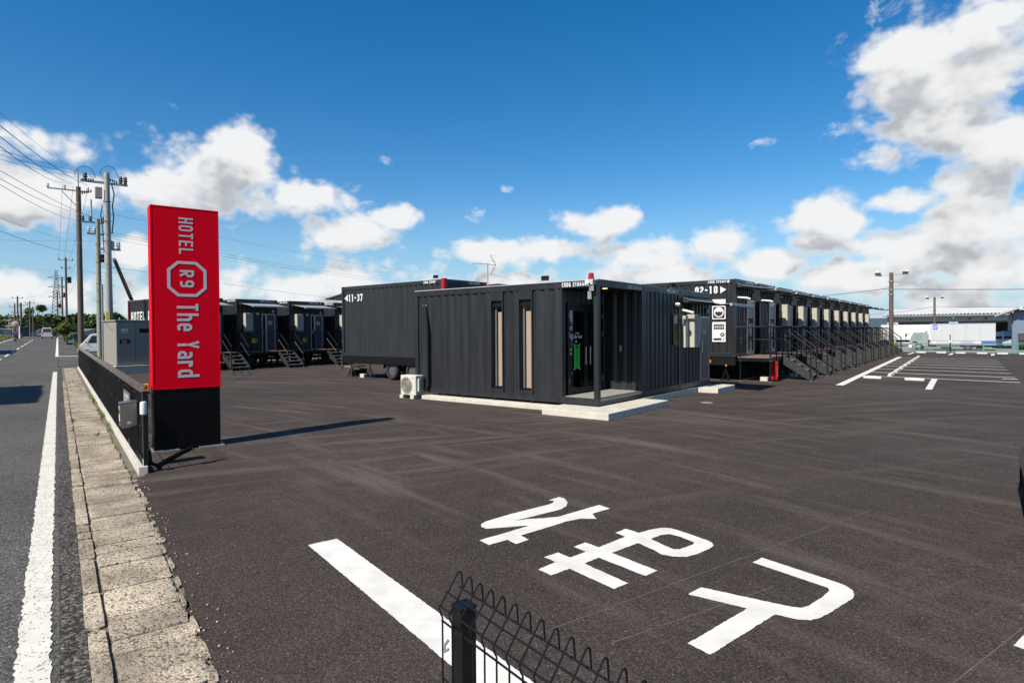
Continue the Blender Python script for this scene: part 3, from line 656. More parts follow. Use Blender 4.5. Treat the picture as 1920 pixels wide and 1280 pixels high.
b.build('lens', mt.amber, am, bevel=.006); box('housing', (-.13, .03, -.05, .05, 0, .03), mt.rubber, am)
box('bracket', (-.08, -.02, .05, .12, .005, .025), mt.galv, am)
b = MB().tube([(0, .02, .0), (.01, .03, -.12), (.03, .02, -.2), (.0, -.02, -.26), (-.03, .02, -.2), (0, .05, -.16)], .006, 6); b.build('cable', mt.rubber, am)

# ---------------------------------------------------------------- mesh fences
PROF = [(.0, .10), (.0, 1.055), (-.006, 1.066), (-.010, 1.085), (.028, 1.135), (.048, 1.163), (.054, 1.172), (.062, 1.174), (.067, 1.165), (.070, 1.12)]
HW = [(.004, .16), (.004, .35), (.004, .36), (.004, .62), (.004, .87), (.004, 1.04), (-.006, 1.088), (.018, 1.122), (.066, 1.122)]
def road_fence():
    fn = thing('mesh_fence', W(9.5, .885), ROT, 'long black mesh fence on a concrete base beside the red sign', 'fence')
    L = 31.5
    box('concrete_base', (-L, .10, -.055, .055, -.02, .10), mt.concrete, fn, .006)
    def panel(n):
        b = MB()
        for i in range(int(1.98/.05)):
            x = -.01-i*.05; b.tube([(x, y, z) for y, z in (PROF[0], PROF[1], PROF[3], PROF[5], PROF[7], PROF[9])], .0021, 4, False)
        for y, z in HW: b.tube([(0, y, z), (-1.98, y, z)], .0024, 4)
        return b
    p0 = panel(0).build('mesh_panel', mt.steel_black, fn); 
    for i in range(1, 16):
        c = p0.copy(); col.objects.link(c); c.location = (-i*1.98, 0, 0)
    for i in range(17):
        x = -i*1.97+.02
        box('post', (x-.03, x+.03, .012, .07, .08, 1.10), mt.steel_black, fn, .004)
    b = MB()
    for i in range(46):
        b.lathe([(.007, 0), (.006, .006)], (-.2-i*.68, -.008, 1.03 if i % 2 else .62), 'y', 6)
    b.build('clip', mt.insulw, fn)
    return fn
road_fence()
bd_ = thing('notice_board', W(11.9, .868, .5), ROT, 'grey notice plate with white lines of print on the roadside fence', 'sign')
box('plate', (0, 1.05, -.012, 0, 0, .46), pm('notice_grey', (.16, .155, .14), .4, 0, .1), bd_)
for i, (x0, x1, z0, z1) in enumerate(((.08, .22, .26, .42), (.3, .9, .36, .42), (.3, .9, .27, .33), (.35, .8, .19, .24), (.5, .85, .06, .11))): box('print', (x0, x1, -.014, -.0125, z0, z1), mt.insulw, bd_)
mb_ = thing('letter_box', W(9.78, .760, .585), ROT, 'stainless steel letter box hung on the end of the roadside fence', 'letter box'); mb_.scale = (.9, .8, .92)
lf = lambda u, v, w: (w, u, v)
MB().prism([(-.125, .03), (-.09, 0), (.125, .03), (.125, .38), (-.125, .36)], lf, -.26, 0).build('case', mt.stainless, mb_, bevel=.008)
MB().prism([(-.132, .362), (.13, .383), (.13, .396), (-.132, .376)], lf, -.27, .012).build('lid', mt.stainless, mb_)
box('lock_plate', (0, .004, -.02, .03, .06, .09), mt.white, mb_); box('keyhole', (.004, .0055, -.004, .014, .07, .08), mt.black, mb_)
box('sticker', (-.2, -.05, -.1275, -.1255, .1, .2), mt.white, mb_); box('sticker', (-.2, -.1, -.1275, -.1255, .27, .32), mt.white, mb_)
sn = thing('beam_sensor', W(9.43, .90, .79), ROT, 'small white sensor capsule on the end post of the roadside fence', 'sensor')
MB().lathe([(.03, 0), (.042, .012), (.042, .15), (.036, .172), (.02, .178)], n=16).build('capsule', mt.white, sn, True)
box('bracket', (-.06, -.02, -.012, .012, .05, .12), mt.rubber, sn)
cb = MB().tube([W(9.42, .95, .32), W(9.5, .98, .12), W(9.75, 1.08, .03), W(10.2, 1.3, .028), W(10.6, 1.5, .028), W(10.95, 1.7, .028)], .026, 8).build('cable_conduit', mt.rubber, None, True)
tag(cb, 'thick black cable curving from fence post to red sign', 'cable')

ff = thing('mesh_fence', W(1.548, .885, -.013), ROT, 'black mesh fence with looped wire top by the white entrance line', 'fence')
for i in range(37):
    x = i*.0545
    if i == 0:
        w0 = MB().tube([(.022, y, z) for y, z in PROF], .0026, 6, False).build('upright_wire', mt.steel_black, ff, True)
    else:
        w1 = w0.copy(); col.objects.link(w1); w1.location = (x, 0, 0)
for y, z in HW: MB().tube([(.012, y, z), (2.0, y, z)], .003, 6).build('cross_wire', mt.steel_black, ff, True)
for x in (.085, 1.95):
    po = MB().box(x-.026, x+.026, .008, .06, -.02, 1.098).build('post', mt.steel_black, ff, bevel=.004)
    box('post_cap', (x-.028, x+.028, .006, .062, 1.098, 1.108), mt.steel_black, po, .003)
    MB().tube([(x-.03, .0, 1.0), (x-.036, -.01, .985), (x-.03, -.012, .97), (x-.02, -.006, .98)], .004, 6).build('tie', mt.galv, po)
box('concrete_base', (-.1, 2.2, -.055, .055, -.02, .10), mt.concrete, ff, .006)

# ---------------------------------------------------------------- container pieces
L_, W_, H_ = 5.98, 2.34, 2.87
def corrug(b, p0, p1, z0, z1, n_out, depth=.036, per=.275, inset=.012):
    a, c = Vector(p0), Vector(p1); d = c-a; ln = d.length; d.normalize(); nv = Vector(n_out); k = max(1, round(ln/per)); q = ln/k
    pts = []
    for i in range(k):
        for fr, dep in ((0, depth), (.14, depth), (.38, 0), (.64, 0), (.88, depth)): pts.append((i*q+fr*q, dep))
    pts.append((ln, depth)); vs = []
    for s_, dep in pts:
        p = a+d*s_-nv*(inset+dep); vs += [(p.x, p.y, z0), (p.x, p.y, z1)]
    return b.add(vs, [(2*i, 2*i+1, 2*i+3, 2*i+2) for i in range(len(pts)-1)])
def shell(root, walls=('side0', 'side1', 'front', 'rear'), H=H_, L=L_, Wd=W_, roofmat=None):
    P = .115
    for (x, y) in ((-P, 0), (-P, Wd-P), (-L, 0), (-L, Wd-P)):
        box('corner_post', (x, x+P, y, y+P, 0, H), mt.paint, root, .006)
        for z in (0, H-.1): box('corner_casting', (x-.003, x+P+.003, y-.003, y+P+.003, z-.003, z+.103), mt.paint, root, .008)
    for z0, z1, nm in ((0, .155, 'bottom_rail'), (H-.145, H, 'top_rail')):
        box(nm, (-L+P, -P, .004, .075, z0+.002, z1-.002), mt.paint, root, .004); box(nm, (-L+P, -P, Wd-.075, Wd-.004, z0+.002, z1-.002), mt.paint, root, .004)
        box(nm, (-.075, -.004, P, Wd-P, z0+.002, z1-.002), mt.paint, root, .004); box(nm, (-L+.004, -L+.075, P, Wd-P, z0+.002, z1-.002), mt.paint, root, .004)
    z0, z1 = .155, H-.145
    if 'side0' in walls: corrug(MB(), (-L+P, 0), (-P, 0), z0, z1, (0,-1)).build('side_wall', mt.paint, root)
    if 'side1' in walls: corrug(MB(), (-L+P, Wd), (-P, Wd), z0, z1, (0,1)).build('side_wall', mt.paint, root)
    if 'front' in walls: corrug(MB(), (0, P), (0, Wd-P), z0, z1, (1,0)).build('front_wall', mt.paint, root)
    if 'rear' in walls: corrug(MB(), (-L, P), (-L, Wd-P), z0, z1, (-1,0)).build('rear_wall', mt.paint, root)
    box('roof', (-L+.02, -.02, .02, Wd-.02, H-.03, H+.012), roofmat or mt.roofedge, root)
    box('floor', (-L+.08, -.08, .08, Wd-.08, .05, .14), mt.chassis, root)
def codes(root, num, H=H_, L=L_):
    text_on(root, 'CODQ '+num, (-1.02, .004, H-.122), (1,0,0), (0,-1,0), .095, .68)
    text_on(root, 'CODQ '+num, (-.004, W_-1.02, H-.122), (0,1,0), (1,0,0), .095, .68)
    box('code_plate', (-.30, -.23, .0, .004, H-.125, H-.03), mt.whitetext, root); box('code_plate', (-.004, .0, W_-.26, W_-.19, H-.125, H-.03), mt.whitetext, root)
def awning(root, y0=.12, y1=2.24, z=2.66, out=1.33, drop=.2):
    aw = MB().prism([(0, z-.09), (.16, z-.11), (.19, z-.05), (.13, z+.03), (0, z+.05)], lambda u, v, w: (u, w, v), y0, y1).build('awning_cassette', mt.awnbox, root, bevel=.01)
    MB().add([(.15, y0+.05, z-.02), (out, y0+.05, z-drop), (out, y1-.05, z-drop), (.15, y1-.05, z-.02), (.15, y0+.05, z-.032), (out, y0+.05, z-drop-.012), (out, y1-.05, z-drop-.012), (.15, y1-.05, z-.032)],
             [(0,1,2,3),(7,6,5,4),(0,4,5,1),(1,5,6,2),(2,6,7,3),(3,7,4,0)]).build('awning_cloth', mt.awncloth, root)
    box('front_bar', (out-.02, out+.04, y0+.03, y1-.03, z-drop-.06, z-drop+.02), mt.awnbar, root, .01)
    for y in (y0+.3, y1-.3):
        MB().tube([(.16, y, z-.06), (.72, y+.16, z-.17), (out, y, z-drop-.03)], .018, 6).build('awning_arm', mt.steel_black, root)
    return aw
def chassis(root, L=L_, Wd=W_, zg=-.87):
    for y in (.0, Wd-.06): box('chassis_beam', (-L, -.02, y+.03, y+.09, -.30, -.004), mt.chassis, root)
    for x in (-.1, -2.0, -4.0, -L+.05): box('cross_member', (x-.05, x+.02, .09, Wd-.09, -.22, -.03), mt.chassis, root)
    for x in (-3.07, -4.22):
        for y, sg in ((.12, -1), (Wd-.12, 1)):
            wheel(root, (x, y, zg+.35), .35, .21, sg)
            b = MB()
            for k in range(9):
                a0, a1 = R(10+k*160/9), R(10+(k+1)*160/9)
                for yy in (0,):
                    q = [(x+.43*math.cos(a), zg+.36+.43*math.sin(a)) for a in (a0, a1)]
                    y_a, y_b = (y-.16, y+.12) if sg < 0 else (y-.12, y+.16)
                    b.add([(q[0][0], y_a, q[0][1]), (q[1][0], y_a, q[1][1]), (q[1][0], y_b, q[1][1]), (q[0][0], y_b, q[0][1]), (q[0][0], y_a, q[0][1]+.02), (q[1][0], y_a, q[1][1]+.02), (q[1][0], y_b, q[1][1]+.02), (q[0][0], y_b, q[0][1]+.02)],
                          [(0,1,2,3),(4,5,6,7),(0,4,5,1),(3,2,6,7)])
            b.build('mudguard', mt.rubber, root)
        box('axle', (x-.05, x+.05, .2, Wd-.2, zg+.28, zg+.4), mt.chassis, root)
    for x in (-.42, -1.62):
        for y in (.16, Wd-.16):
            b = MB().tube([(x, y, -.28), (x, y, zg+.42)], .022, 6)
            for a in range(4): b.bar((x, y, zg+.42), (x+.17*math.cos(a*math.pi/2+.78), y+.17*math.sin(a*math.pi/2+.78), zg+.005), .035)
            b.build('jack_stand', mt.steel_black, root)
    for x in (-.35, -2.2, -4.9): box('marker_lamp', (x-.03, x+.03, -.012, .03, -.34, -.28), mt.amber, root, .006)
    box('reflector', (-1.0, -.92, .022, .03, -.22, -.12), mt.amber, root)
def wheel(root, c, r, w, sgn, axis='y'):
    t = MB().lathe([(r*.62, -w/2), (r*.9, -w/2), (r*.985, -w*.36), (r, -w*.2), (r, w*.2), (r*.985, w*.36), (r*.9, w/2), (r*.62, w/2)], c, axis, 24, False).build('tyre', mt.tyre, root, True)
    o = w*.42*sgn; i = w*.12*sgn
    MB().lathe([(r*.63, o*.7), (r*.58, o*.75), (r*.5, -i), (r*.24, -i*.5), (r*.2, o*.6), (r*.1, o*.8), (.001, o*.8)], c, axis, 18).build('rim', mt.rim, t, True)
    return t
mt.boxdoor = pm('grey_box_door', (.36, .355, .33), .5, 0, .04)
def front_room(root, num=None):
    bx_ = MB().box(0, .24, .34, .78, 1.10, 2.12).build('wall_box', mt.cream, root, bevel=.012)
    box('wall_box_door', (.2402, .25, .36, .76, 1.13, 2.09), mt.boxdoor, bx_, .006); box('wall_box_latch', (.25, .258, .38, .41, 1.5, 1.58), mt.alu, bx_)
    box('vent_hood', (0, .09, 1.03, 1.19, 2.03, 2.16), mt.alu, root, .01)
    fr = MB().box(-.03, .012, 1.40, 1.44, .06, 2.10).box(-.03, .012, 2.16, 2.20, .06, 2.10).box(-.03, .012, 1.44, 2.16, 2.06, 2.10).box(-.03, .012, 1.44, 2.16, .06, .09).build('door_frame', mt.alu, root)
    dr = box('door', (-.03, .0, 1.44, 2.16, .09, 2.06), mt.navy, root)
    box('side_light', (.0, .003, 1.47, 1.60, .15, 2.0), mt.vglass, dr); box('stile', (.0, .006, 1.62, 1.70, .1, 2.05), mt.alu, dr)
    box('lock', (.0, .03, 1.46, 1.54, 1.0, 1.22), mt.stainless, dr, .004); MB().tube([(.03, 1.5, 1.1), (.06, 1.5, 1.1), (.06, 1.6, 1.1)], .009, 6).build('handle', mt.stainless, dr)
    MB().lathe([(.085, 0), (.085, .03), (.05, .055)], (.0, 2.06, 2.24), 'x', 16).build('round_lamp', mt.insulw, root, True)
    box('yellow_notice', (-.01, .003, .80, 1.03, .5, .74), mt.yellow, root); box('yellow_strip', (-.01, .003, 1.07, 1.11, .5, .74), mt.yellow, root)
    MB().tube([(0, .2, 2.45), (.08, .2, 2.44), (.08, .2, 2.36)], .03, 8).build('vent_pipe', mt.steel_black, root)
def front_shop(root):
    fr = MB().box(-.03, .03, 1.28, 1.36, .06, 2.16).box(-.03, .03, 2.12, 2.20, .06, 2.16).box(-.03, .03, 1.36, 2.12, 2.08, 2.16).box(-.03, .03, 1.36, 2.12, .06, .2).build('door_frame', mt.alu, root)
    box('door_back', (-.03, -.005, 1.36, 2.12, .2, 2.08), mt.dark, root)
    box('door_pane', (.0, .012, 1.37, 2.11, .2, 2.08), mt.glassdark, root)
    box('poster', (.013, .016, 1.42, 2.0, 1.45, 2.0), pm('poster', (.42, .5, .52), .6), root); box('poster_band', (.017, .019, 1.86, 2.0, 1.5, 1.98), mt.red, root)
    MB().tube([(.05, 1.46, .9), (.05, 1.46, 1.4)], .012, 6).build('pull_handle', mt.stainless, root)
    box('vertical_label', (-.01, .006, .92, 1.08, 1.3, 1.75), pm('pink_label', (.55, .14, .14), .6), root)
    MB().tube([(0, .25, 2.2), (.3, .3, 2.17), (.42, .34, 2.13)], .035, 8).build('camera', mt.white, root, True)
    box('vent_hood', (0, .12, 1.0, 1.2, 2.1, 2.26), mt.alu, root, .01)
    MB().lathe([(.085, 0), (.085, .03), (.05, .055)], (.0, 2.06, 2.34), 'x', 16).build('round_lamp', mt.insulw, root, True)
    box('yellow_notice', (-.01, .003, .45, .68, .5, .74), mt.yellow, root)

# access deck with stair: local frame as the container's front, z = 0 at the ground
def access_stair(label, group, zd=.89):
    st = thing('access_stair', (0,0,0), 0, label, 'stair', group)
    D = 1.2; y0, ya, yb = .04, 1.66, 2.54; zr = zd+1.09; run = 1.0
    box('deck_floor', (.06, D, y0, yb, zd-.035, zd), mt.deck, st)
    MB().box(.06, D-.002, y0, y0+.05, zd-.16, zd-.036).box(.06, D-.002, yb-.05, yb, zd-.16, zd-.036).box(D-.05, D-.002, y0+.05, yb-.05, zd-.16, zd-.036).box(.06, .11, y0+.05, yb-.05, zd-.16, zd-.036).build('deck_frame', mt.steel_black, st)
    feet, bolts = MB(), MB()
    posts = [(.16, y0), (D, y0), (D, .85), (D, ya), (D, yb), (.16, yb)]
    for x, y in posts:
        po = box('railing_post', (x-.022, x+.022, y-.022, y+.022, .03, zr), mt.steel_black, st)
        feet.lathe([(.05, 0), (.05, .012), (.016, .02), (.016, .05)], (x, y, 0), n=10)
        for z in (zd-.03, zd-.13): bolts.lathe([(.012, -.03), (.012, .03)], (x, y, z), 'y' if x < .5 else 'x', 6)
    MB().tube([(.0, y0, zr), (D, y0, zr), (D, ya, zr)], .021, 8).tube([(D, yb, zr), (.16, yb, zr)], .021, 8).build('handrail', mt.steel_black, st)
    zm = zr-.46
    MB().tube([(.05, y0, zm), (D, y0, zm), (D, ya, zm)], .014, 6).tube([(D, yb, zm), (.16, yb, zm)], .014, 6).build('mid_rail', mt.steel_black, st)
    for y in (ya, yb):
        lf = lambda u, v, w: (u, w, v)
        sg = MB().prism([(D-.06, zd-.01), (D+.1, zd-.01), (D+run+.06, .22), (D+run+.06, .04), (D+run-.14, .04), (D-.06, zd-.26)], lf, y-.012, y+.012).build('stringer', mt.stair_grey, st)
        MB().tube([(D, y, zr), (D+run-.02, y, zr-zd+.10)], .021, 8).build('stair_handrail', mt.steel_black, st)
        MB().tube([(D+.02, y, zm), (D+run-.02, y, zm-zd+.10)], .014, 6).build('stair_mid_rail', mt.steel_black, st)
        box('stair_post', (D+run-.042, D+run+.002, y-.036 if y == ya else y+.013, y-.013 if y == ya else y+.036, .02, zr-zd+.11), mt.steel_black, st)
        for k in range(5): bolts.lathe([(.012, -.02), (.012, .02)], (D+.13+k*.2, y, zd-.16-k*.165), 'y', 6)
        feet.lathe([(.05, 0), (.05, .012), (.016, .02), (.016, .05)], (D+run-.02, y, 0), n=10)
    feet.build('levelling_feet', mt.galv, st); bolts.build('bolts', mt.galv, st)
    for k in range(4):
        x = D+.02+k*.245; z = zd-.178*(k+1)
        box('tread', (x, x+.25, ya+.013, yb-.013, z-.03, z), mt.tread, st)
    return st
# ---------------------------------------------------------------- the room containers on trailers
ORD = ['first', 'second', 'third', 'fourth', 'fifth', 'sixth', 'seventh', 'eighth', 'ninth', 'tenth', 'eleventh']
def make_room():
    r = thing('room_container', (0,0,0), 0, 'x', 'container', 'guest room containers on trailers')
    shell(r); awning(r); chassis(r); front_room(r)
    return r
ZT = .868; XR, YR, PR = -7.15, 22.48, 3.025
room = make_room(); st0 = access_stair('x', 'black steel stairs of the container rooms')
# right row: two service containers, then nine rooms
shop = thing('service_container', (XR, YR, ZT), 0, 'charcoal container painted 02-10 with laundry and vending pictograms', 'container')
shell(shop); awning(shop); chassis(shop); front_shop(shop)
shop2 = copy_tree(shop, (XR, YR+PR, ZT), 0, 'charcoal service container with glass door, next to the one painted 02-10')
codes(shop, '210483'); codes(shop2, '210484')
PEND = []
# lettering of the 02-10 wall (local x = X - XR)
text_on(shop, '02-10', (-1.52, .0, 2.36), (1,0,0), (0,-1,0), .285, .86, t=.22)
box_ar = MB().prism([(-.56, 2.36), (-.56, 2.62), (-.34, 2.49)], lambda u, v, w: (u, w, v), -.003, .012).build('arrow', mt.whitetext, shop)
def panel_(x0, x1, z0, z1): return box('pictogram_board', (x0, x1, -.012, .012, z0, z1), mt.whitetext, shop)
yb_ = -.0122
p1 = panel_(-.86, -.36, 1.40, 1.90); p0 = panel_(-.86, -.36, 1.96, 2.14)
box('washer_body', (-.82, -.40, -.0145, yb_, 1.44, 1.86), mt.black, p1)
def disc(x, z, r, y, mat, parent, name, n=24): return MB().lathe([(r, 0), (r, .002)], (x, y-.002, z), 'y', n).build(name, mat, parent)
disc(-.61, 1.66, .185, -.0150, mt.whitetext, p1, 'washer_ring'); disc(-.61, 1.66, .15, -.0175, mt.whitetext, p1, 'washer_door')
MB().prism([(-.61+.14*math.cos(a), 1.66+.14*math.sin(a)) for a in [R(175+k*19) for k in range(11)]] + [(-.51, 1.69), (-.56, 1.66), (-.61, 1.70), (-.66, 1.66), (-.71, 1.69)], lambda u, v, w: (u, w, v), -.0225, -.0197).build('water', mt.black, p1)
p2 = panel_(-.86, -.36, .56, 1.30)
for i in range(5):
    for j in range(2): box('vending_slot', (-.80+i*.08, -.735+i*.08, -.0145, yb_, 1.02+j*.11, 1.11+j*.11), mt.black, p2)
disc(-.48, .83, .075, -.0150, mt.black, p2, 'drink_disc'); box('drink_mark', (-.50, -.46, -.0195, -.0172, .80, .87), mt.whitetext, p2)
box('vending_tray', (-.81, -.41, -.0145, yb_, .62, .70), mt.black, p2); box('tray_mark', (-.52, -.43, -.0165, -.0146, .63, .69), mt.whitetext, p2)
st = st0
st0.location = (XR, YR, 0); st0['label'] = 'black steel stair and deck of the container painted 02-10'
copy_tree(st0, (XR, YR+PR, 0), 0, 'black steel stair of the second service container from the painted 02-10')
for k in range(2, 11):
    lab = 'charcoal room container with cream wall box, %s from the 02-10 corner of its row' % ORD[k]
    if k == 2: room.location = (XR, YR+PR*k, ZT); room['label'] = lab; rr_ = room
    else: rr_ = copy_tree(room, (XR, YR+PR*k, ZT), 0, lab)
    copy_tree(st0, (XR, YR+PR*k, 0), 0, 'black steel stair of the %s container from the 02-10 corner' % ORD[k])
    PEND.append((rr_, '%02d' % k, '2104%02d' % (83+k)))
# left row: rooms 24 to 28 facing the yard
XL, YL, PL, ZL = -31.5, 16.49, 3.09, .83
for k in range(-1, 4):
    n = 25+k
    lab = ('container room with white 25 on its door, next to the lettered container' if k == 0 else 'container room with white 26 on its door, nearer the 11-37 trailer') if k in (0, 1) else ('container with white hotel lettering on its side, behind the grey cabinet' if k == -1 else 'container room, %s along the left row after number 26' % ORD[k-2])
    rr_ = copy_tree(room, (XL, YL+PL*k, ZL), 0, lab)
    PEND.append((rr_, str(n), '2104%02d' % (60+k)))
    copy_tree(st0, (XL, YL+PL*k, 0), 0, {-1: 'black stair beside the red sign, at the container with hotel lettering', 0: 'black stair between the two doors marked 25 and 26', 1: 'black stair half hidden behind the corner of the 11-37 trailer'}.get(k, 'black stair of the %s room after number 26' % ORD[k-2]))
    if k == -1:
        text_on(rr_, 'HOTEL R9', (-5.55, .0, 1.72), (1,0,0), (0,-1,0), .52, 2.9, t=.2)
        box('red_corner_trim', (-L_-.012, -L_+.06, -.012, .06, .5, H_+.01), mt.red, rr_)
# container 11-37, front turned away to the left
XT, YT = -15.27, 15.645
tr = copy_tree(room, (XT-L_, YT+W_, ZT+.03), math.pi, 'charcoal trailer container painted 11-37 behind the reception')
# its camera side is local y = W (normal +y), x runs left
text_on(tr, '11-37', (-.46, W_, 2.24), (-1,0,0), (0,1,0), .30, .92, t=.22)
MB().prism([(-.42, 2.25), (-.42, 2.53), (-.20, 2.39)], lambda u, v, w: (u, w, v), W_-.012, W_+.003).build('arrow', mt.whitetext, tr)
text_on(tr, 'CODQ 210487', (-L_+1.05, W_-.004, H_-.122), (-1,0,0), (0,1,0), .095, .62); text_on(tr, 'CODQ 210487', (-L_+.004, 1.0, H_-.122), (0,-1,0), (-1,0,0), .095, .62)
box('red_corner_trim', (-L_-.014, -L_+.14, W_-.14, W_+.014, H_-.55, H_+.03), mt.red, tr, .006); box('red_corner_trim', (-L_-.014, -L_+.1, -.014, .1, H_-.3, H_+.02), mt.red, tr, .006)
def step_unit(x, y, lab):
    u = thing('wooden_steps', (x, y, 0), math.pi, lab, 'steps', 'small step units of the trailer containers')
    mb = pm('brown_step_side', (.06, .035, .025), .7) if 'brown_step_side' not in bpy.data.materials else bpy.data.materials['brown_step_side']
    for yy in (0, .86): box('side_panel', (0, .62, yy, yy+.04, 0, .30), mb, u); box('upright', (.55, .62, yy, yy+.04, .3, .95), mb, u)
    for k in range(4): box('tread', (.02+.0*k, .6-.12*k, .04, .86, .2+k*.19, .23+k*.19), mt.tread if k else mb, u)
    box('riser_box', (.05, .5, .04, .86, .02, .2), mb, u)
    return u
step_unit(XT-L_, YT+1.3, 'brown step unit at the end of the trailer container painted 11-37')
step_unit(XT-L_, YT+1.3+PR, 'brown step unit seen below the 11-37 trailer, at the container behind')
tr2 = copy_tree(room, (XT-L_, YT+W_+PR, ZT+.03), math.pi, 'charcoal trailer container standing behind the one painted 11-37')
for rr_, n_, c_ in PEND:
    text_on(rr_, n_, (.0, 1.79, 1.50), (0,1,0), (1,0,0), .21, .23, name='door_number'); codes(rr_, c_)
# red extinguisher box under the deck edge, concrete blocks
ex = thing('extinguisher_box', (-5.86, 23.05, .06), 0, 'red fire extinguisher box standing under the deck by the first stair', 'extinguisher')
box('case', (-.22, 0, 0, .22, 0, .66), mt.red, ex, .012); box('white_print', (-.0, .002, .04, .08, .1, .5), mt.whitetext, ex); box('foot', (-.2, -.02, .02, .2, -.06, 0), mt.rubber, ex)
for i, (x, y, lab) in enumerate(((-6.28, 23.0, 'pale concrete block on the asphalt beside the red extinguisher box'), (-5.9, 25.6, 'grey concrete block under the second stair of the row'), (-20.3, 16.0, 'pale concrete block lying under the 11-37 trailer'))):
    bk = MB().box(-.13, .13, -.1, .1, 0, .15).build('concrete_block', mt.concrete, None, bevel=.008); bk.location = (x, y, 0); tag(bk, lab, 'block')

# ---------------------------------------------------------------- reception: three containers on the ground
XA, YA, ZA = -6.859, 11.956, .17
HA = 2.85
ra = thing('reception_container', (XA, YA, ZA), 0, 'dark reception container with open corner porch and two tall windows', 'container', 'reception containers')
def shell_custom(root, front=True, side0=None):
    shell(root, ('side1', 'rear') + (('front',) if front else ()) + (() if side0 else ('side0',)), HA)
shell(ra, ('rear',), HA)
z0, z1 = .155, HA-.145; xp = -1.02
wins = [(-3.17, -2.75), (-2.27, -1.83)]
segs = [(-L_+.115, wins[0][0]), (wins[0][1], wins[1][0]), (wins[1][1], xp-.0)]
for a, c in segs: corrug(MB(), (a, 0), (c, 0), z0, z1, (0,-1)).build('side_wall', mt.paint, ra)
corrug(MB(), (-L_+.115, W_), (-.115, W_), z0, z1, (0,1)).build('side_wall', mt.paint, ra)
box('porch_jamb', (xp, xp+.05, .003, .12, z0, z1), mt.paint, ra)
for a, c in wins:
    wf = MB().box(a, a+.035, -.006, .12, z0, z1).box(c-.035, c, -.006, .12, z0, z1).box(a+.035, c-.035, -.005, .12, 2.50, z1).box(a+.035, c-.035, -.012, .06, 2.485, 2.50).box(a+.035, c-.035, -.005, .12, z0, .24).build('window_frame', mt.paint, ra)
    box('sash', (a+.035, a+.06, .05, .09, .24, 2.485), mt.steel_black, wf); box('sash', (c-.05, c-.035, .05, .09, .24, 2.485), mt.steel_black, wf); box('sash', (a+.06, c-.05, .05, .09, 2.33, 2.485), mt.steel_black, wf); box('sash', (a+.06, c-.05, .05, .09, .24, .30), mt.steel_black, wf)
    box('pane', (a+.06, c-.05, .066, .072, .30, 2.33), mt.glass, wf)
    box('blind', (a+.16, c-.05, .13, .135, .30 if a < -3 else .28, 2.20), mt.blind, wf)
    box('curtain_edge', (a+.065, a+.12, .12, .135, .26, 2.42), mt.alu, wf)
    box('reveal_back', (a-.1, c+.1, .42, .43, .2, 2.6), mt.dark, wf)
# porch
pf = box('porch_floor', (xp+.0, -.003, .115, W_-.08, .09, .158), pm('porch_tile', (.33, .31, .27), .6, 0, .1, 4), ra)
corrug(MB(), (xp, W_-.09), (-.115, W_-.09), .158, z1, (0,-1), .045, .36).build('porch_back_wall', mt.paint, ra)
box('porch_ceiling', (xp, -.08, .08, W_-.08, z1+.02, z1+.05), mt.paint, ra)
MB().lathe([(.06, 0), (.06, .012)], (-.35, .95, z1+.006), n=14).build('porch_lamp', pm('warm_lamp', (.9, .7, .4), .5, emit=((1, .62, .25), 1.6)), ra)
# wall with the double door, looking to +x
corrug(MB(), (xp, .12), (xp, .32), .158, z1, (1,0), .036, .2).build('porch_wall', mt.paint, ra); corrug(MB(), (xp, 2.04), (xp, W_-.09), .158, z1, (1,0), .036, .2).build('porch_wall', mt.paint, ra)
corrug(MB(), (xp, .32), (xp, 2.04), 2.38, z1, (1,0), .036, .24).build('porch_wall', mt.paint, ra)
box('inner_dark', (xp-.7, xp-.69, .1, 2.2, .16, 2.6), mt.dark, ra); box('inner_floor', (xp-.69, xp-.04, .1, 2.2, .12, .15), mt.dark, ra)
df = MB().box(xp-.04, xp+.01, .32, .38, .158, 2.38).box(xp-.04, xp+.01, 1.98, 2.04, .158, 2.38).box(xp-.04, xp+.01, .38, 1.98, 2.31, 2.38).build('door_frame', mt.steel_black, ra)
for i, (a, c) in enumerate(((.385, 1.175), (1.185, 1.975))):
    dl = MB().box(xp-.035, xp+.004, a, a+.085, .17, 2.30).box(xp-.035, xp+.004, c-.085, c, .17, 2.30).box(xp-.035, xp+.004, a+.085, c-.085, 2.18, 2.30).box(xp-.035, xp+.004, a+.085, c-.085, .17, .30).build('door', mt.steel_black, ra)
    box('door_pane', (xp-.02, xp-.012, a+.085, c-.085, .30, 2.18), mt.glassdark, dl)
    hy = c-.10 if i == 0 else a+.10
    MB().tube([(xp+.06, hy, .86), (xp+.06, hy, 1.30)], .014, 8).tube([(xp, hy, .95), (xp+.06, hy, .95)], .009, 6).tube([(xp, hy, 1.2), (xp+.06, hy, 1.2)], .009, 6).build('pull_handle', mt.stainless, dl)
    for z in (.42, 1.55, 2.02):
        y_ = .36 if i == 0 else 1.985; box('hinge', (xp+.005, xp+.022, y_, y_+.02, z, z+.13), mt.alu, dl)
bn = box('green_notice', (xp+.006, xp+.009, .60, .86, .78, 1.36), mt.green, ra)
for i in range(9): box('notice_print', (xp+.0092, xp+.0105, .69+.01*(i % 3), .76-.008*(i % 2), .81+i*.05, .835+i*.05), mt.black, bn)
MB().prism([(.68, 1.27), (.78, 1.27), (.78, 1.30), (.81, 1.30), (.73, 1.345), (.65, 1.30), (.68, 1.30)], lambda u, v, w: (w, u, v), xp+.0092, xp+.0105).build('notice_arrow', mt.black, bn)
for y in (.61, .85):
    for z in (.77, 1.37): box('tape', (xp+.0095, xp+.011, y-.018, y+.018, z-.02, z+.02), mt.whitetext, bn)
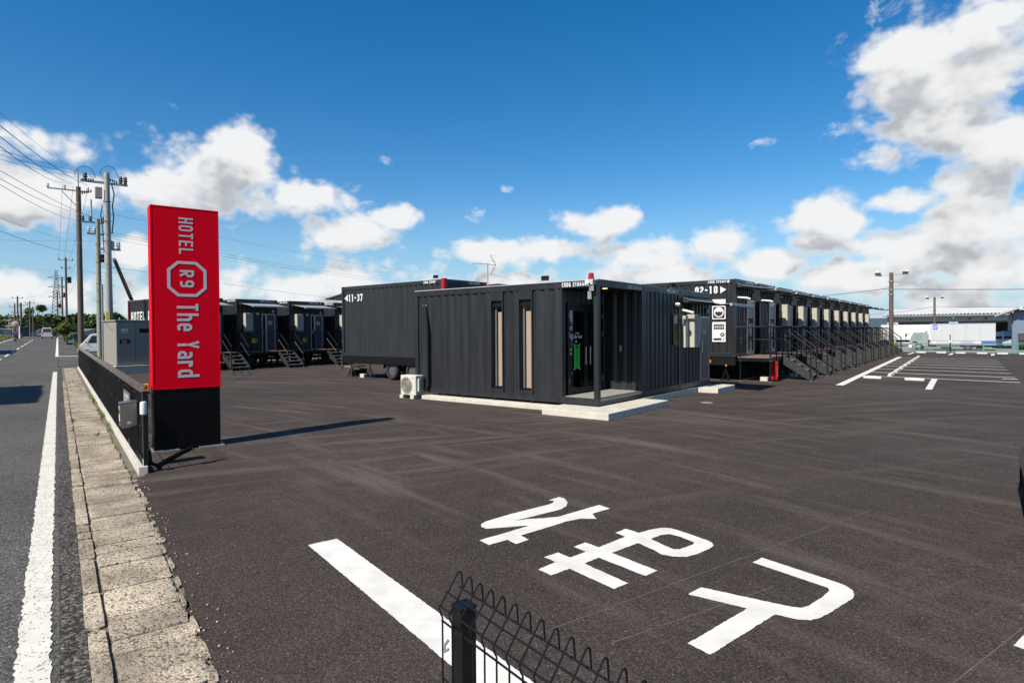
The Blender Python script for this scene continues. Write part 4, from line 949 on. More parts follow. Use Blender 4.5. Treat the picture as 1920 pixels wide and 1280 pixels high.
MB().stroke([(.50+.055*math.cos(k*math.pi/4), 1.56+.065*math.sin(k*math.pi/4)) for k in range(8)], .022, lambda u, v, w: (w, u, v), xp+.006, xp+.008, True).build('door_emblem', mt.whitetext, ra)
text_on(ra, 'The Yard', (xp+.006, .60, 1.52), (0,1,0), (1,0,0), .085, .36, name='door_lettering'); text_on(ra, 'HOTEL', (xp+.006, .66, 1.63), (0,1,0), (1,0,0), .035, .2, name='door_lettering'); text_on(ra, 'R9', (xp+.006, .465, 1.54), (0,1,0), (1,0,0), .04, .07, name='door_lettering')
for (a, c, e, f) in ((.42, .53, 1.92, 2.2), (.42, .53, 1.72, 1.82), (.42, .5, 1.22, 1.28), (.42, .5, 1.12, 1.17), (.66, .74, 1.42, 1.47)): box('door_sticker', (xp+.0055, xp+.0075, a, c, e, f), mt.silver, ra)
box('intercom', (-.62, -.55, W_-.16, W_-.14, 1.16, 1.32), mt.alu, ra)
text_on(ra, 'CODQ 210444', (-.965, .004, HA-.118), (1,0,0), (0,-1,0), .098, .66); text_on(ra, 'CODQ 210444', (-.004, 1.45, HA-.118), (0,1,0), (1,0,0), .09, .66)
box('code_plate', (-.275, -.235, -.0, .004, HA-.12, HA-.03), mt.whitetext, ra); box('code_plate', (-.004, .0, 2.15, 2.2, HA-.12, HA-.03), mt.whitetext, ra)
box('porch_grille', (-.25, -.15, -.035, .0, 2.42, 2.60), mt.alu, ra, .004)
MB().tube([(-L_+.4, -.02, 2.43), (-L_+.47, -.05, 2.36), (-L_+.53, -.06, 2.1), (-L_+.57, -.06, 1.75), (-L_+.57, -.06, .2), (-L_+.52, -.1, .1)], .042, 8).build('pipe_duct', mt.rubber, ra, True)
box('pipe_bracket', (-L_+.34, -L_+.5, -.02, .0, 2.42, 2.46), mt.alu, ra)
for x in (-5.1, -4.2, -3.1, -1.9): box('anchor_foot', (x, x+.08, .02, .1, -.06, .0), mt.steel_black, ra)
box('roof_flashing', (-L_, .0, -.012, .03, HA+.004, HA+.022), mt.roofedge, ra); box('roof_flashing', (-.03, .012, .03, W_, HA+.004, HA+.022), mt.roofedge, ra)

rb = thing('reception_container', (XA, YA+W_+.02, ZA), 0, 'dark corrugated container with one narrow window, between porch and awning', 'container', 'reception containers')
shell(rb, ('side0', 'side1', 'front', 'rear'), HA)
wf = MB().box(-.02, .03, 1.78, 1.82, 1.28, 2.16).box(-.02, .03, 2.14, 2.18, 1.28, 2.16).box(-.02, .03, 1.82, 2.14, 2.12, 2.16).box(-.02, .03, 1.82, 2.14, 1.28, 1.33).build('window_frame', mt.steel_black, rb)
box('window_back', (-.02, .004, 1.82, 2.14, 1.33, 2.12), pm('frosted_back', (.10, .13, .13), .5), wf); box('pane', (.008, .014, 1.82, 2.14, 1.33, 2.12), mt.glassdark, wf)
MB().lathe([(.07, 0), (.07, .06), (.055, .11), (.02, .13)], (.02, 2.0, 2.42), 'x', 14).build('vent_cap', mt.alu, rb, True)
text_on(rb, 'CODQ 21045', (-.004, 1.45, HA-.118), (0,1,0), (1,0,0), .09, .6); box('code_plate', (-.004, .0, 2.12, 2.17, HA-.12, HA-.03), mt.whitetext, rb)
rc = thing('reception_container', (XA, YA+2*W_+.04, ZA), 0, 'dark container with awning, narrow door and cream wall box', 'container', 'reception containers')
shell(rc, ('side0', 'side1', 'front', 'rear'), HA); awning(rc, .15, 2.26, 2.60, 1.36, .18)
bx_ = box('wall_box', (.0, .24, .42, .88, 1.2, 2.16), mt.cream, rc, .012); box('wall_box_door', (.2402, .25, .44, .86, 1.23, 2.13), mt.boxdoor, bx_, .006)
box('meter_box', (.0, .1, .12, .32, 1.2, 2.12), mt.cream, rc, .01)
fr = MB().box(-.03, .014, 1.50, 1.54, .16, 2.12).box(-.03, .014, 2.20, 2.24, .16, 2.12).box(-.03, .014, 1.54, 2.20, 2.08, 2.12).box(-.03, .014, 1.54, 2.20, .16, .18).build('door_frame', mt.alu, rc)
dr = box('door', (-.03, .002, 1.54, 2.20, .18, 2.08), mt.navy, rc); box('lock', (.002, .04, 1.56, 1.63, 1.0, 1.4), mt.stainless, dr, .004)
text_on(rc, '01', (.002, 1.78, 1.55), (0,1,0), (1,0,0), .2, .2, name='door_number')
MB().tube([(0, .15, 2.28), (.1, .16, 2.26), (.3, .22, 2.2)], .035, 8).build('camera', mt.white, rc, True)
MB().lathe([(.085, 0), (.085, .03), (.05, .055)], (.0, 2.1, 2.3), 'x', 16).build('round_lamp', mt.insulw, rc, True)
MB().lathe([(.07, 0), (.07, .05), (.05, .09)], (.0, .62, 2.36), 'x', 12).build('vent_cap', mt.steel_black, rc, True)
box('vent_hood', (0, .1, .95, 1.12, 2.0, 2.14), mt.alu, rc, .01)

# concrete below
def slab(name, dims, lab, cat='slab'):
    return tag(MB().box(*dims).build(name, mt.concrete, None, bevel=.01), lab, cat)
slab('concrete_slab', (-7.82, -6.13, 11.10, 14.12, 0, .148), 'large low concrete slab under the reception porch', 'step')
slab('concrete_slab', (-6.76, -6.16, 17.75, 19.3, 0, .148), 'small concrete step below the awning container door', 'step')
slab('foundation_strip', (-12.35, -7.83, 11.72, 12.25, 0, .11), 'long concrete footing under the wall with two windows', 'footing')
slab('foundation_strip', (-7.4, -6.80, 14.13, 19.1, 0, .15), 'concrete footing between the porch slab and the small step', 'footing')

# ---------------------------------------------------------------- air conditioner
ac = thing('air_conditioner', (-13.1, 11.62, 0), 0, 'cream air conditioner outdoor unit at the corner of the reception', 'air conditioner')
box('case', (0, .62, 0, .31, .10, .655), pm('ac_casing', (.66, .64, .55), .45, 0, .03, 2), ac, .018)
for x in (.03, .46): box('foot_block', (x-.04, x+.1, -.03, .34, 0, .10), mt.concrete, ac, .006)
disc(.25, .375, .225, -.002, mt.dark, ac, 'fan_opening', 28)
gr = MB()
for r in (.05, .09, .13, .17, .205): gr.tube([(.25+r*math.cos(k*math.pi/12), -.014, .375+r*math.sin(k*math.pi/12)) for k in range(25)], .004, 4, False)
gr.build('fan_guard', mt.cream, ac)
g2 = MB()
for k in range(-5, 6): g2.box(.25+k*.04-.003, .25+k*.04+.003, -.016, -.012, .375-math.sqrt(.226**2-(k*.04)**2), .375+math.sqrt(.226**2-(k*.04)**2))
for k in range(-5, 6): q = math.sqrt(.226**2-(k*.04)**2); g2.box(.25-q, .25+q, -.0165, -.0125, .375+k*.04-.003, .375+k*.04+.003)
g2.build('fan_grille', mt.cream, ac)
MB().tube([(.25+.228*math.cos(k*math.pi/16), -.010, .375+.228*math.sin(k*math.pi/16)) for k in range(33)], .008, 6, False).build('guard_ring', mt.cream, ac)
box('maker_mark', (.46, .58, -.003, -.001, .58, .61), pm('pale_blue_print', (.25, .5, .6), .5), ac)
box('valve_cover', (.62, .655, .08, .16, .2, .55), mt.white, ac, .01); box('side_grille', (.62, .626, .18, .28, .25, .55), mt.alu, ac)
MB().tube([(.64, .14, .24), (.72, .18, .2), (.80, .3, .28), (.84, .36, .33)], .022, 8).tube([(.64, .12, .22), (.68, .1, .08), (.6, .05, .012), (.55, .02, .012)], .011, 6).build('hoses', mt.rubber, ac)

# ---------------------------------------------------------------- roof items
def flood(loc, rz, lab):
    f = thing('floodlight', loc, rz, lab, 'floodlight'); f.scale = (.72, .72, .72)
    MB().tube([(-.12, 0, 0), (-.12, 0, .08), (.12, 0, .08), (.12, 0, 0)], .01, 6).build('bracket', mt.galv, f)
    hd = MB().prism([(-.03, .08), (.02, .06), (.06, .20), (.0, .23)], lambda u, v, w: (w, u, v), -.13, .13).build('head', mt.steel_black, f, bevel=.008)
    b = MB()
    for k in range(6): b.box(-.12+k*.045, -.11+k*.045, -.055, -.02, .09, .21)
    b.build('fins', mt.steel_black, f)
    return f
flood((-8.32, 11.98, ZA+HA+.02), R(10), 'black floodlight on the roof edge above the two tall windows')
flood((-6.9, 16.2, ZA+HA+.02), R(80), 'floodlight on the roof edge above the narrow window')
flood((-15.75, 15.7, ZT+H_+.04), R(30), 'black floodlight on the roof of the container painted 11-37')
si = thing('siren_lamp', (-7.0, 11.90, 2.93), 0, 'red beacon with white siren horn on the porch corner', 'beacon')
MB().lathe([(.075, .10), (.075, .125), (.068, .13), (.06, .235), (.045, .25)], n=18).build('red_dome', mt.redlens, si, True)
box('siren_case', (-.10, .09, -.09, .06, -.02, .10), mt.insulw, si, .012); MB().lathe([(.02, 0), (.055, -.045), (.055, -.05)], (-.03, -.09, .04), 'y', 14).build('horn', mt.white, si, True)
box('bracket', (-.02, .10, -.06, -.056, -.16, -.02), mt.alu, si)
an = thing('tv_antenna', (-10.9, 12.9, ZA+HA+.01), 0, 'silver television aerial on a short mast on the reception roof', 'antenna'); an.scale = (.8, .8, .86)
MB().tube([(0, 0, 0), (0, 0, .86)], .018, 8).build('mast', mt.galv, an)
dirv = Vector((.93, .25, -.08)); o_ = Vector((0, 0, .82))
MB().tube([tuple(o_-dirv*.62+Vector((0,0,.02))), tuple(o_+dirv*.32)], .012, 6).build('boom', mt.alu, an)
pv_ = Vector((-.25, .93, 0))
b = MB()
for k in range(14): c = o_-dirv*(.6-k*.055)+Vector((0,0,.015)); b.tube([tuple(c-pv_*.07), tuple(c+pv_*.07)], .005, 4)
b.build('elements', mt.alu, an)
MB().tube([tuple(o_+dirv*.2-Vector((.1,0,.32))), tuple(o_+dirv*.32), tuple(o_+dirv*.2-Vector((.1,0,-.32)))], .009, 6).build('reflector', mt.steel_black, an)
b = MB()
for z in (-.3, -.12, .12, .3): c = o_+dirv*.22+Vector((0,0,z)); b.tube([tuple(c-pv_*.2), tuple(c+pv_*.2)], .005, 4)
b.build('reflector_rods', mt.alu, an)
# ---------------------------------------------------------------- electrical cabinet
ca = thing('electrical_cabinet', (-31.7, 10.8, 0), 0, 'grey two-door electrical cabinet behind the roadside fence', 'cabinet')
box('plinth', (-1.75, .18, -.1, 1.75, 0, .39), mt.concrete, ca, .01)
box('body', (-1.55, -.012, .02, 1.62, .42, 2.46), mt.cabgrey, ca, .006); box('base_channel', (-1.53, -.03, .04, 1.6, .39, .42), mt.steel_black, ca)
box('roof', (-1.6, .05, -.03, 1.67, 2.46, 2.53), mt.cabgrey, ca, .01)
for i in range(2):
    a = .03+i*.80; d_ = box('door', (-.012, .02, a, a+.785, .46, 2.43), mt.cabgrey, ca, .006)
    box('handle', (.02, .05, a+.05, a+.075, 1.5, 1.58), mt.stainless, d_, .004)
    if i == 0:
        box('meter_window', (.02, .03, a+.12, a+.56, 1.42, 1.62), mt.vglass, d_, .02); box('meter', (.0302, .034, a+.22, a+.42, 1.45, 1.58), mt.cabgrey, d_)
        pl = box('warning_plate', (.02, .024, a+.2, a+.48, 1.90, 2.12), mt.white, d_)
        MB().prism([(a+.29, 2.0), (a+.39, 2.0), (a+.34, 2.09)], lambda u, v, w: (w, u, v), .0242, .0262).build('warning_triangle', mt.yellow, d_)
        for k in range(4): box('warning_print', (.0242, .0262, a+.22+k*.065, a+.265+k*.065, 1.93, 1.97), mt.black, d_)
        box('red_print', (.02, .022, a+.28, a+.38, 1.27, 1.30), mt.red, d_)
    else: box('meter_window', (.02, .03, a+.16, a+.62, 1.92, 2.12), mt.vglass, d_, .02)
    box('name_print', (.02, .022, a+.25, a+.45, 2.30, 2.33), mt.silver, d_)
for y in (.2, .55, .9, 1.25):
    MB().tube([(-.1+.05*math.cos(k*math.pi/6), y, 2.57+.05*math.sin(k*math.pi/6)) for k in range(13)], .012, 6, False).build('lifting_eye', mt.galv, ca)

# ---------------------------------------------------------------- utility poles
def pole(name, x, y, z0, zt, r0, r1, mat, lab, group='utility poles along the road'):
    p = thing(name, (x, y, z0), ROT, lab, 'pole', group)
    MB().tube([(0, 0, -.2), (0, 0, zt-z0)], [r0, r1], 14).build('shaft', mat, p, True)
    return p
def insul(b, p, s=1.): b.lathe([(.03*s, 0), (.06*s, .03*s), (.04*s, .06*s), (.07*s, .10*s), (.045*s, .14*s), (.06*s, .18*s), (.03*s, .24*s)], p, n=8)
def arm(p, z, y0, y1, ins, mat=mt.galv, th=.09, iz=.0, insmat=None):
    box('cross_arm', (-.05, -.05+th, y0, y1, z-.05, z+.05), mat, p)
    b = MB()
    for y in ins: insul(b, (0, y, z+.05+iz), 1.6)
    b.build('insulators', insmat or mt.insul, p)
def steps(p, z0, z1, r):
    b = MB(); z = z0; k = 0
    while z < z1: b.tube([(0, r*.6*(1 if k % 2 else -1), z), (0, (r+.14)*(1 if k % 2 else -1), z)], .012, 4); z += .45; k += 1
    b.build('climbing_pegs', mt.galv, p)
def bands(p, zs, r, mat=mt.galv):
    b = MB()
    for z in zs: b.lathe([(r+.012, 0), (r+.012, .06)], (0, 0, z), n=12)
    b.build('bands', mat, p)
p1 = pole('utility_pole', -64.73, 19.28, .48, 15.2, .25, .19, mt.polebrown, 'tall brown utility pole with three-arm top behind the pickup')
arm(p1, 14.35, -2.25, .75, (-2.2, -1.0, .7), th=.12, insmat=mt.insulw)
MB().tube([(0, 0, 14.4), (0, 0, 16.3)], .05, 8).build('top_rod', mt.galv, p1); MB().bar((0, -1.2, 14.2), (0, -.1, 12.9), .06).build('arm_brace', mt.galv, p1)
bands(p1, (13.2, 12.2, 9.6, 6.5), .21); steps(p1, 5, 13, .22)
p2 = pole('utility_pole', -35.3, 11.75, 0, 10.08, .20, .125, mt.polegrey, 'thick grey concrete pole with switchgear rising behind the grey cabinet')
arm(p2, 9.55, -1.1, .9, (-.9, .6, .8)); arm(p2, 6.2, -.35, .55, (.2, .45), insmat=mt.insulw)
sw = MB()
for (y, z, a) in ((-.75, 9.62, .1), (-.85, 9.0, .35), (.25, 9.72, -.3)):
    for k in range(6): sw.lathe([(.05, -.03), (.09, 0), (.05, .03)], (-.02, y+(k-3)*.09, z+a*(k-3)*.09), 'y', 8)
sw.build('strain_insulators', mt.insul, p2)
box('switch_box', (-.2, .12, -.5, -.2, 8.75, 9.3), mt.cabgrey, p2, .02)
lw = MB(); 
for c, r in (((-.9, 9.75), .42), ((.1, 9.95), .38)): lw.tube([(-.02, c[0]+r*math.cos(R(180-k*18)), c[1]+r*1.25*math.sin(R(180-k*18))) for k in range(11)], .014, 5)
lw.tube([(.1, .2, 9.5), (.12, .3, 9.0), (.1, .22, 8.4), (.12, .26, 7.8), (.1, .18, 7.0)], .03, 6); lw.tube([(-.1, -.2, 8.4), (-.12, -.28, 7.9), (-.1, -.2, 7.2), (-.1, -.16, 6.0)], .022, 6)
lw.build('jumper_leads', mt.rubber, p2); bands(p2, (8.6, 7.6, 6.6, 5.4, 4.2, 3.2), .155); steps(p2, 3, 8.5, .16)
box('yellow_tag', (.14, .20, -.14, .02, 2.55, 3.0), mt.yellow, p2)
MB().tube([(0, -.28, 0), (0, -.28, 4.4)], .05, 8).build('cable_pipe', mt.galv, p2)
pr = MB().tube([(-35.66, 12.15, 5.75), (-38.31, 13.92, 3.72), (-43.0, 17.05, .1)], [.09, .1, .11], 10).build('prop_pole', mt.polebrown, None, True); tag(pr, 'leaning brown prop pole between grey pole and red-cornered container', 'pole')
p3 = pole('utility_pole', -46.1, 14.78, .2, 9.45, .17, .13, mt.polegreen, 'slim greenish pole with low lamps beside the thick grey pole')
arm(p3, 9.0, -.9, .5, (-.8, -.4, .3)); arm(p3, 8.25, -.6, .4, (-.5, -.2), insmat=mt.insulw); MB().tube([(0, -.35, 9.0), (0, -.35, 10.5)], .06, 8).build('arrester', mt.insulw, p3)
bands(p3, (7.6, 6.4, 5.0, 3.8), .16); box('transformer', (.05, .45, .1, .5, 6.4, 6.9), mt.steel_black, p3, .03); steps(p3, 3, 8, .16); box('pole_plate', (.1, .14, -.08, .08, 2.6, 3.0), mt.insulw, p3)
for i, (x, y, z0, zt, lab) in enumerate(((-131.5, 37.0, 1.4, 15.8, 'distant brown pole with double arm, beyond the shed'), (-168.1, 46.5, 1.44, 15.0, 'distant thin pole, second beyond the shed'), (-205.2, 55.6, 1.44, 14.0, 'farthest thin pole in line with the lattice tower'),
        (-188.9, 43.0, 1.44, 11.4, 'distant pole rising above the brown roofed building'), (-211.3, 50.8, 1.44, 11.2, 'distant pole between brown roof and wooded hill'), (-235.4, 57.4, 1.44, 10.6, 'small far pole in front of the wooded hill'), (-150.6, 34.8, 1.44, 8.2, 'short brown pole beside the traffic mirror'), (-196.0, 44.0, 1.44, 9.5, 'short pole left of the brown roofed building'))):
    q = pole('utility_pole', x, y, z0, zt, .2, .16, mt.polebrown, lab); arm(q, zt-z0-.5, -1.1, 1.1, (-1, 0, 1)); arm(q, zt-z0-2.0, -.7, .7, (-.6, .6))
    if i < 3: box('transformer', (-.3, .3, .2, .8, zt-z0-4.6, zt-z0-3.5), mt.steel_black, q)
# lattice tower
tw = thing('lattice_tower', (-459, 124, 1.4), ROT, 'far grey lattice transmission tower beyond the line of poles', 'tower')
b = MB(); Ht = 41.; hw = lambda z: 3.4*(1-z/Ht)**1.15+.45
for sx, sy in ((1,1),(1,-1),(-1,1),(-1,-1)): b.tube([(sx*hw(z), sy*hw(z), z) for z in (0, 10, 20, 30, 41)], .2, 4)
z = 0
while z < 39:
    z2 = z+3.2*(1-z/60)
    for ax in (0, 1):
        for sg in (1, -1):
            f_ = (lambda a, z_: (a, sg*hw(z_), z_)) if ax == 0 else (lambda a, z_: (sg*hw(z_), a, z_))
            b.tube([f_(-hw(z), z), f_(hw(min(z2, Ht)), min(z2, Ht))], .1, 3); b.tube([f_(hw(z), z), f_(-hw(min(z2, Ht)), min(z2, Ht))], .1, 3)
    z = z2
b.build('lattice', mt.galv, tw)
b = MB()
for z in (24, 30, 36): b.bar((0, -4.4, z), (0, 4.4, z), .35); b.bar((0, -4.4, z), (0, 0, z+1.6), .2); b.bar((0, 4.4, z), (0, 0, z+1.6), .2)
b.build('cross_arms', mt.galv, tw)
# overhead wires
WIRES = [('h', (-25.69, 5.48, 8.78), (-64.26, 19.93, 15.37)), ('h', (-25.69, 5.48, 8.42), (-65.37, 19.07, 15.53)), ('h', (-25.68, 5.47, 8.09), (-66.14, 18.48, 15.63)), ('t', (-30.83, 6.59, 10.69), (-65.3, 19.16, 16.93)), ('t', (-23.12, 4.92, 7.37), (-35.38, 11.9, 9.88)), ('t', (-23.11, 4.92, 7.23), (-35.42, 11.86, 9.8)), ('t', (-23.11, 4.92, 7.09), (-35.58, 11.74, 9.69)), ('m', (-28.25, 6.0, 7.84), (-46.34, 14.76, 9.5)), ('m', (-28.25, 6.0, 7.55), (-65.02, 19.29, 12.95)), ('m', (-28.25, 5.99, 7.33), (-65.01, 19.28, 12.18)), ('t', (-38.51, 8.14, 7.68), (-65.0, 19.25, 10.33)), ('m', (-32.09, 6.78, 6.16), (-64.84, 19.35, 9.31)), ('t', (-51.34, 10.83, 8.13), (-46.19, 14.85, 8.02)), ('t', (-76.99, 16.2, 8.56), (-65.3, 25.3, 7.83)), ('m', (-64.26, 19.93, 15.18), (-131.21, 37.48, 15.41)), ('m', (-65.37, 19.07, 15.33), (-131.98, 36.89, 15.51)), ('m', (-66.14, 18.47, 15.44), (-132.75, 36.29, 15.52)), ('m', (-46.05, 14.96, 8.54), (-58.83, 49.38, 8.13)), ('m', (-46.05, 14.96, 8.69), (-58.67, 49.51, 8.39)), ('t', (-35.37, 11.87, 8.05), (-64.84, 63.77, 10.44)), ('t', (-35.19, 11.98, 6.74), (-62.56, 40.16, 9.2)), ('t', (-35.36, 11.82, 5.32), (-84.66, 86.28, 6.83)), ('t', (-131.58, 37.13, 12.21), (-64.77, 19.41, 9.46)), ('t', (-168.32, 46.49, 10.1), (-64.99, 19.19, 7.04)), ('t', (-198.35, 48.38, 7.8), (-131.56, 37.06, 8.33)), ('t', (-115.46, 24.19, 5.24), (-198.35, 48.38, 7.37)), ('t', (-176.1, 40.38, 8.31), (-180.77, 49.53, 13.34)), ('t', (-89.81, 18.84, 6.03), (-182.54, 48.13, 12.69))]
RW = {'h': .014, 'm': .011, 't': .007}
for i, (k, a, c) in enumerate(WIRES):
    A, C_ = Vector(a), Vector(c); ln = (C_-A).length; sag = ln*.006
    if ln > 60: RW_ = RW[k]*1.5
    else: RW_ = RW[k]
    pts = [A.lerp(C_, t/12) - Vector((0, 0, sag*4*(t/12)*(1-t/12))) for t in range(13)]
    w_ = MB().tube([tuple(p) for p in pts], RW_, 4, False).build('overhead_wire', mt.wire)
    lab = ('heavy overhead wire ending at the arm of the tall brown pole' if i < 3 else 'thin wire reaching the top rod of the tall brown pole' if i == 3 else 'thin wire reaching the top of the thick grey concrete pole' if i < 7
           else 'low wire ending at the slim greenish pole' if i in (7, 12) else 'lower wire fixed to the shaft of the tall brown pole' if i < 12 else 'thin cable passing behind the poles towards the red sign' if i == 13
           else 'overhead wire from the tall brown pole to the next distant pole' if i < 17 else 'wire from the roadside poles passing behind the red sign' if i < 22 else 'faint wire among the distant poles')
    tag(w_, lab, 'wire', 'overhead wires')
def fwire(a, c, r=.012, sag=.3):
    A, C_ = Vector(a), Vector(c)
    pts = [A.lerp(C_, t/12) - Vector((0, 0, sag*4*(t/12)*(1-t/12))) for t in range(13)]
    tag(MB().tube([tuple(p) for p in pts], r, 4, False).build('overhead_wire', mt.wire), 'dark wire running from the floodlight pole', 'wire', 'wires of the floodlight pole')

# ---------------------------------------------------------------- far right: floodlight poles, fence, trucks, warehouse
def flood_pole(x, y, z0, zt, lab, r=.17):
    p = thing('floodlight_pole', (x, y, z0), 0, lab, 'pole', 'floodlight poles')
    MB().tube([(0, 0, -.1), (0, 0, zt-z0)], [r, r*.78], 12).build('shaft', mt.polebrown, p, True)
    h = zt-z0
    MB().tube([(-.95, 0, h-.25), (0, 0, h-.12), (.95, 0, h-.12)], .035, 6).build('lamp_arm', mt.insulw, p)
    for x_, a in ((-.95, -.5), (1.0, .5)):
        MB().prism([(x_-.28, h-.22), (x_+.2, h-.22), (x_+.26, h+.02+a*.2), (x_+.05, h+.16), (x_-.22, h+.08-a*.2)], lambda u, v, w: (u, w, v), -.2, .2).build('lamp_head', mt.insulw, p, bevel=.05)
        box('lamp_lens', (x_-.2, x_+.2, -.215, -.202, h-.16, h+.02), mt.vglass, p)
    b = MB()
    for z in (h-.8, h-1.5, h-1.9): b.lathe([(r+.02, 0), (r+.02, .1)], (0, 0, z), n=10)
    b.tube([(-.5, 0, h-1.0), (.5, 0, h-1.0)], .025, 5); b.build('bands', mt.galv, p)
    return p
flood_pole(-6.15, 60.0, -.2, 6.6, 'brown pole with twin floodlights at the end of the stair row', .19)
flood_pole(-6.07, 115.7, -.6, 6.75, 'smaller brown pole with twin floodlights in front of the warehouse', .19)
fwire((-6.15, 60, 5.2), (40, 66, 4.9), .03, .5); fwire((-6.15, 60, 5.3), (-40, 75, 5.0), .025, .5); fwire((-6.1, 115.7, 5.3), (-16, 120, 4.3), .03, .2); fwire((-6.1, 115.7, 5.3), (30, 118, 4.9), .03, .3)
gf = thing('green_fence', (-6.2, 58.0, -.06), 0, 'low green mesh fence along the far edge of the parking yard', 'fence')
for i in range(16):
    x = .2+i*2.0
    if i != 3 or True: box('post', (x-.045, x+.045, -.045, .045, -.1, .80), mt.gfence, gf, .01)
MB().tube([(0, 0, .74), (31, 0, .74)], .026, 6).tube([(0, 0, .08), (31, 0, .08)], .02, 6).build('rail', mt.gfence, gf)
b = MB()
for i in range(0, 310):
    x = i*.1; b.tube([(x, 0, .08), (x+.33, 0, .74)], .0035, 3, False); b.tube([(x+.33, .004, .08), (x, .004, .74)], .0035, 3, False)
b.build('chain_mesh', mt.gfence, gf)
yp = thing('bollard', (-5.6, 57.4, -.05), 0, 'yellow marker post beside the floodlight pole', 'bollard'); MB().lathe([(.09, 0), (.09, .12), (.06, .16), (.06, .95), (.045, 1.0)], n=12).build('post', mt.yellow, yp, True); MB().lathe([(.062, .55), (.062, .72)], n=12).build('band', mt.gfence, yp)
ts = thing('sign_stand', (-2.0, 57.0, 0), 0, 'small dark tripod stand by the green fence', 'stand'); b = MB().tube([(0, 0, .1), (0, 0, 1.4)], .03, 6)
for a in range(3): b.tube([(0, 0, .3), (.5*math.cos(a*2.1), .5*math.sin(a*2.1), .02)], .025, 5)
b.build('legs', mt.steel_black, ts); box('clamp', (-.08, .08, -.05, .05, .82, .95), mt.white, ts)
# wheel stops
mt.stop = pm('wheel_stop', (.62, .60, .53), .8, 0, .1, 6)
ws = MB().prism([(-.075, 0), (.075, 0), (.055, .1), (-.055, .1)], lambda u, v, w: (w, u, v), -.3, .3).build('wheel_stop', mt.stop, None, bevel=.012)
yt0 = None
def stop(x, y, rz, lab, grp, first=[True], tips=False):
    o = thing('wheel_stop', (x, y, 0), rz, lab, 'wheel stop', grp)
    b = bpy.data.objects.new('block', ws.data); col.objects.link(b); b.parent = o
    m2 = b.modifiers.new('bevel', 'BEVEL'); m2.width = .012; m2.segments = 2
    if tips:
        for s_ in (-1, 1): box('reflector', (s_*.22-.06, s_*.22+.06, -.06, -.05, .1, .104), mt.yellow, o)
    return o
for i in range(8):
    y = 27.5+2.62*i
    for k in (.62, 1.55): stop(-2.9-.022*(y+k-28), y+k, math.pi/2, 'pale wheel stop in the long line across the white parking bays', 'wheel stops in the bays')
stop(-3.3, 26.4, -.13, 'wheel stop with yellow ends at the front bay line, nearest the stairs', 'wheel stops at the front bay', tips=True)
stop(-1.95, 26.15, -.13, 'wheel stop with yellow ends next to the short thick bay line', 'wheel stops at the front bay', tips=True)
for x in (-3.77, -2.5, -1.33, -.07, 1.09, 2.3, 3.5): stop(x, 56.0-.05*(x+4), 0, 'pale wheel stop in front of the green fence', 'wheel stops along the green fence')
bpy.data.objects.remove(ws)

def logo_text(parent, text, o, w, h, mat, name='lettering', t=.2): return text_on(parent, text, o, (1,0,0), (0,-1,0), h, w, mat, name, t)
mt.blue = pm('logo_blue', (.03, .12, .50), .45); mt.boxgrey = pm('truck_box_panel', (.55, .56, .57), .35, 0, .04, 1, coat=.2)
# box truck seen from the side, cab to the left; local x from cab front (0) to rear
tk = thing('box_truck', (-6.85, 84.2, -.62), 0, 'parked truck with pale grey box, blue letter and blue chevron stripe', 'truck')
box('cargo_box', (2.03, 7.9, 0, 2.2, .66, 3.03), mt.boxgrey, tk, .02)
for x in (3.1, 4.2, 5.3, 6.6): box('panel_joint', (x-.01, x+.01, -.006, 0, 1.15, 3.0), mt.alu, tk)
MB().box(2.03, 7.92, -.02, 2.22, 2.99, 3.05).box(2.03, 7.92, -.02, 2.22, .62, .68).box(2.03, 7.92, -.015, 0, 1.08, 1.13).build('box_trim', mt.alu, tk)
S_ = MB().stroke([(.34,.30),(.30,.38),(.08,.38),(.03,.31),(.06,.22),(.3,.16),(.34,.08),(.29,0),(.06,0),(.02,.08)], .075, lambda u, v, w: (2.28+u*1.25, -w, 2.42+v*1.25), .001, .006).build('blue_letter', mt.blue, tk)
MB().prism([(0,.0),(.2,.2),(.35,.3),(.3,.15),(.12,-.02)], lambda u, v, w: (2.75+u, -w, 2.35+v), .001, .005).build('white_figure', mt.white, tk)
MB().prism([(0,.24),(.36,.24),(.3,.06),(.16,0)], lambda u, v, w: (2.25+u, -w, .78+v), .001, .005).build('white_emblem', mt.white, tk)
box('blue_stripe', (6.55, 7.88, -.0052, -.001, .80, 1.06), mt.blue, tk)
for k in range(2): MB().prism([(0,0),(.16,0),(.34,.14),(.16,.28),(0,.28),(.18,.14)], lambda u, v, w: (6.12+k*.27+u, -w, .79+v), .001, .0085).build('chevron', mt.white, tk)
logo_text(tk, 'SAGAWA', (4.92, -.0005, .79), 1.0, .13, mt.blue)
for k in range(7): box('small_print', (4.92+k*.145, 5.04+k*.145, -.004, -.001, .97, 1.03), pm('truck_pale_print', (.3, .38, .55), .5) if k == 0 else bpy.data.materials['truck_pale_print'], tk)
cab_p = [(.0, .45), (.02, 1.05), (.12, 1.25), (.42, 2.02), (.62, 2.12), (1.5, 2.14), (1.75, 2.0), (1.82, 1.6), (1.84, .45)]
cb_ = MB().prism(cab_p, lambda u, v, w: (u, w, v), .08, 2.08).build('cab', mt.vsilver, tk, bevel=.04)
MB().prism([(.3, 1.2), (.52, 1.85), (1.25, 1.85), (1.25, 1.2)], lambda u, v, w: (u, w, v), .066, .0795).build('side_window', pm('greenish_glass', (.25, .32, .28), .1, 0, .1), cb_)
MB().prism([(.1, 1.27), (.4, 1.98), (.42, 1.96), (.12, 1.25)], lambda u, v, w: (u-.012, w, v), .2, 1.95).build('windscreen', mt.vglass, cb_)
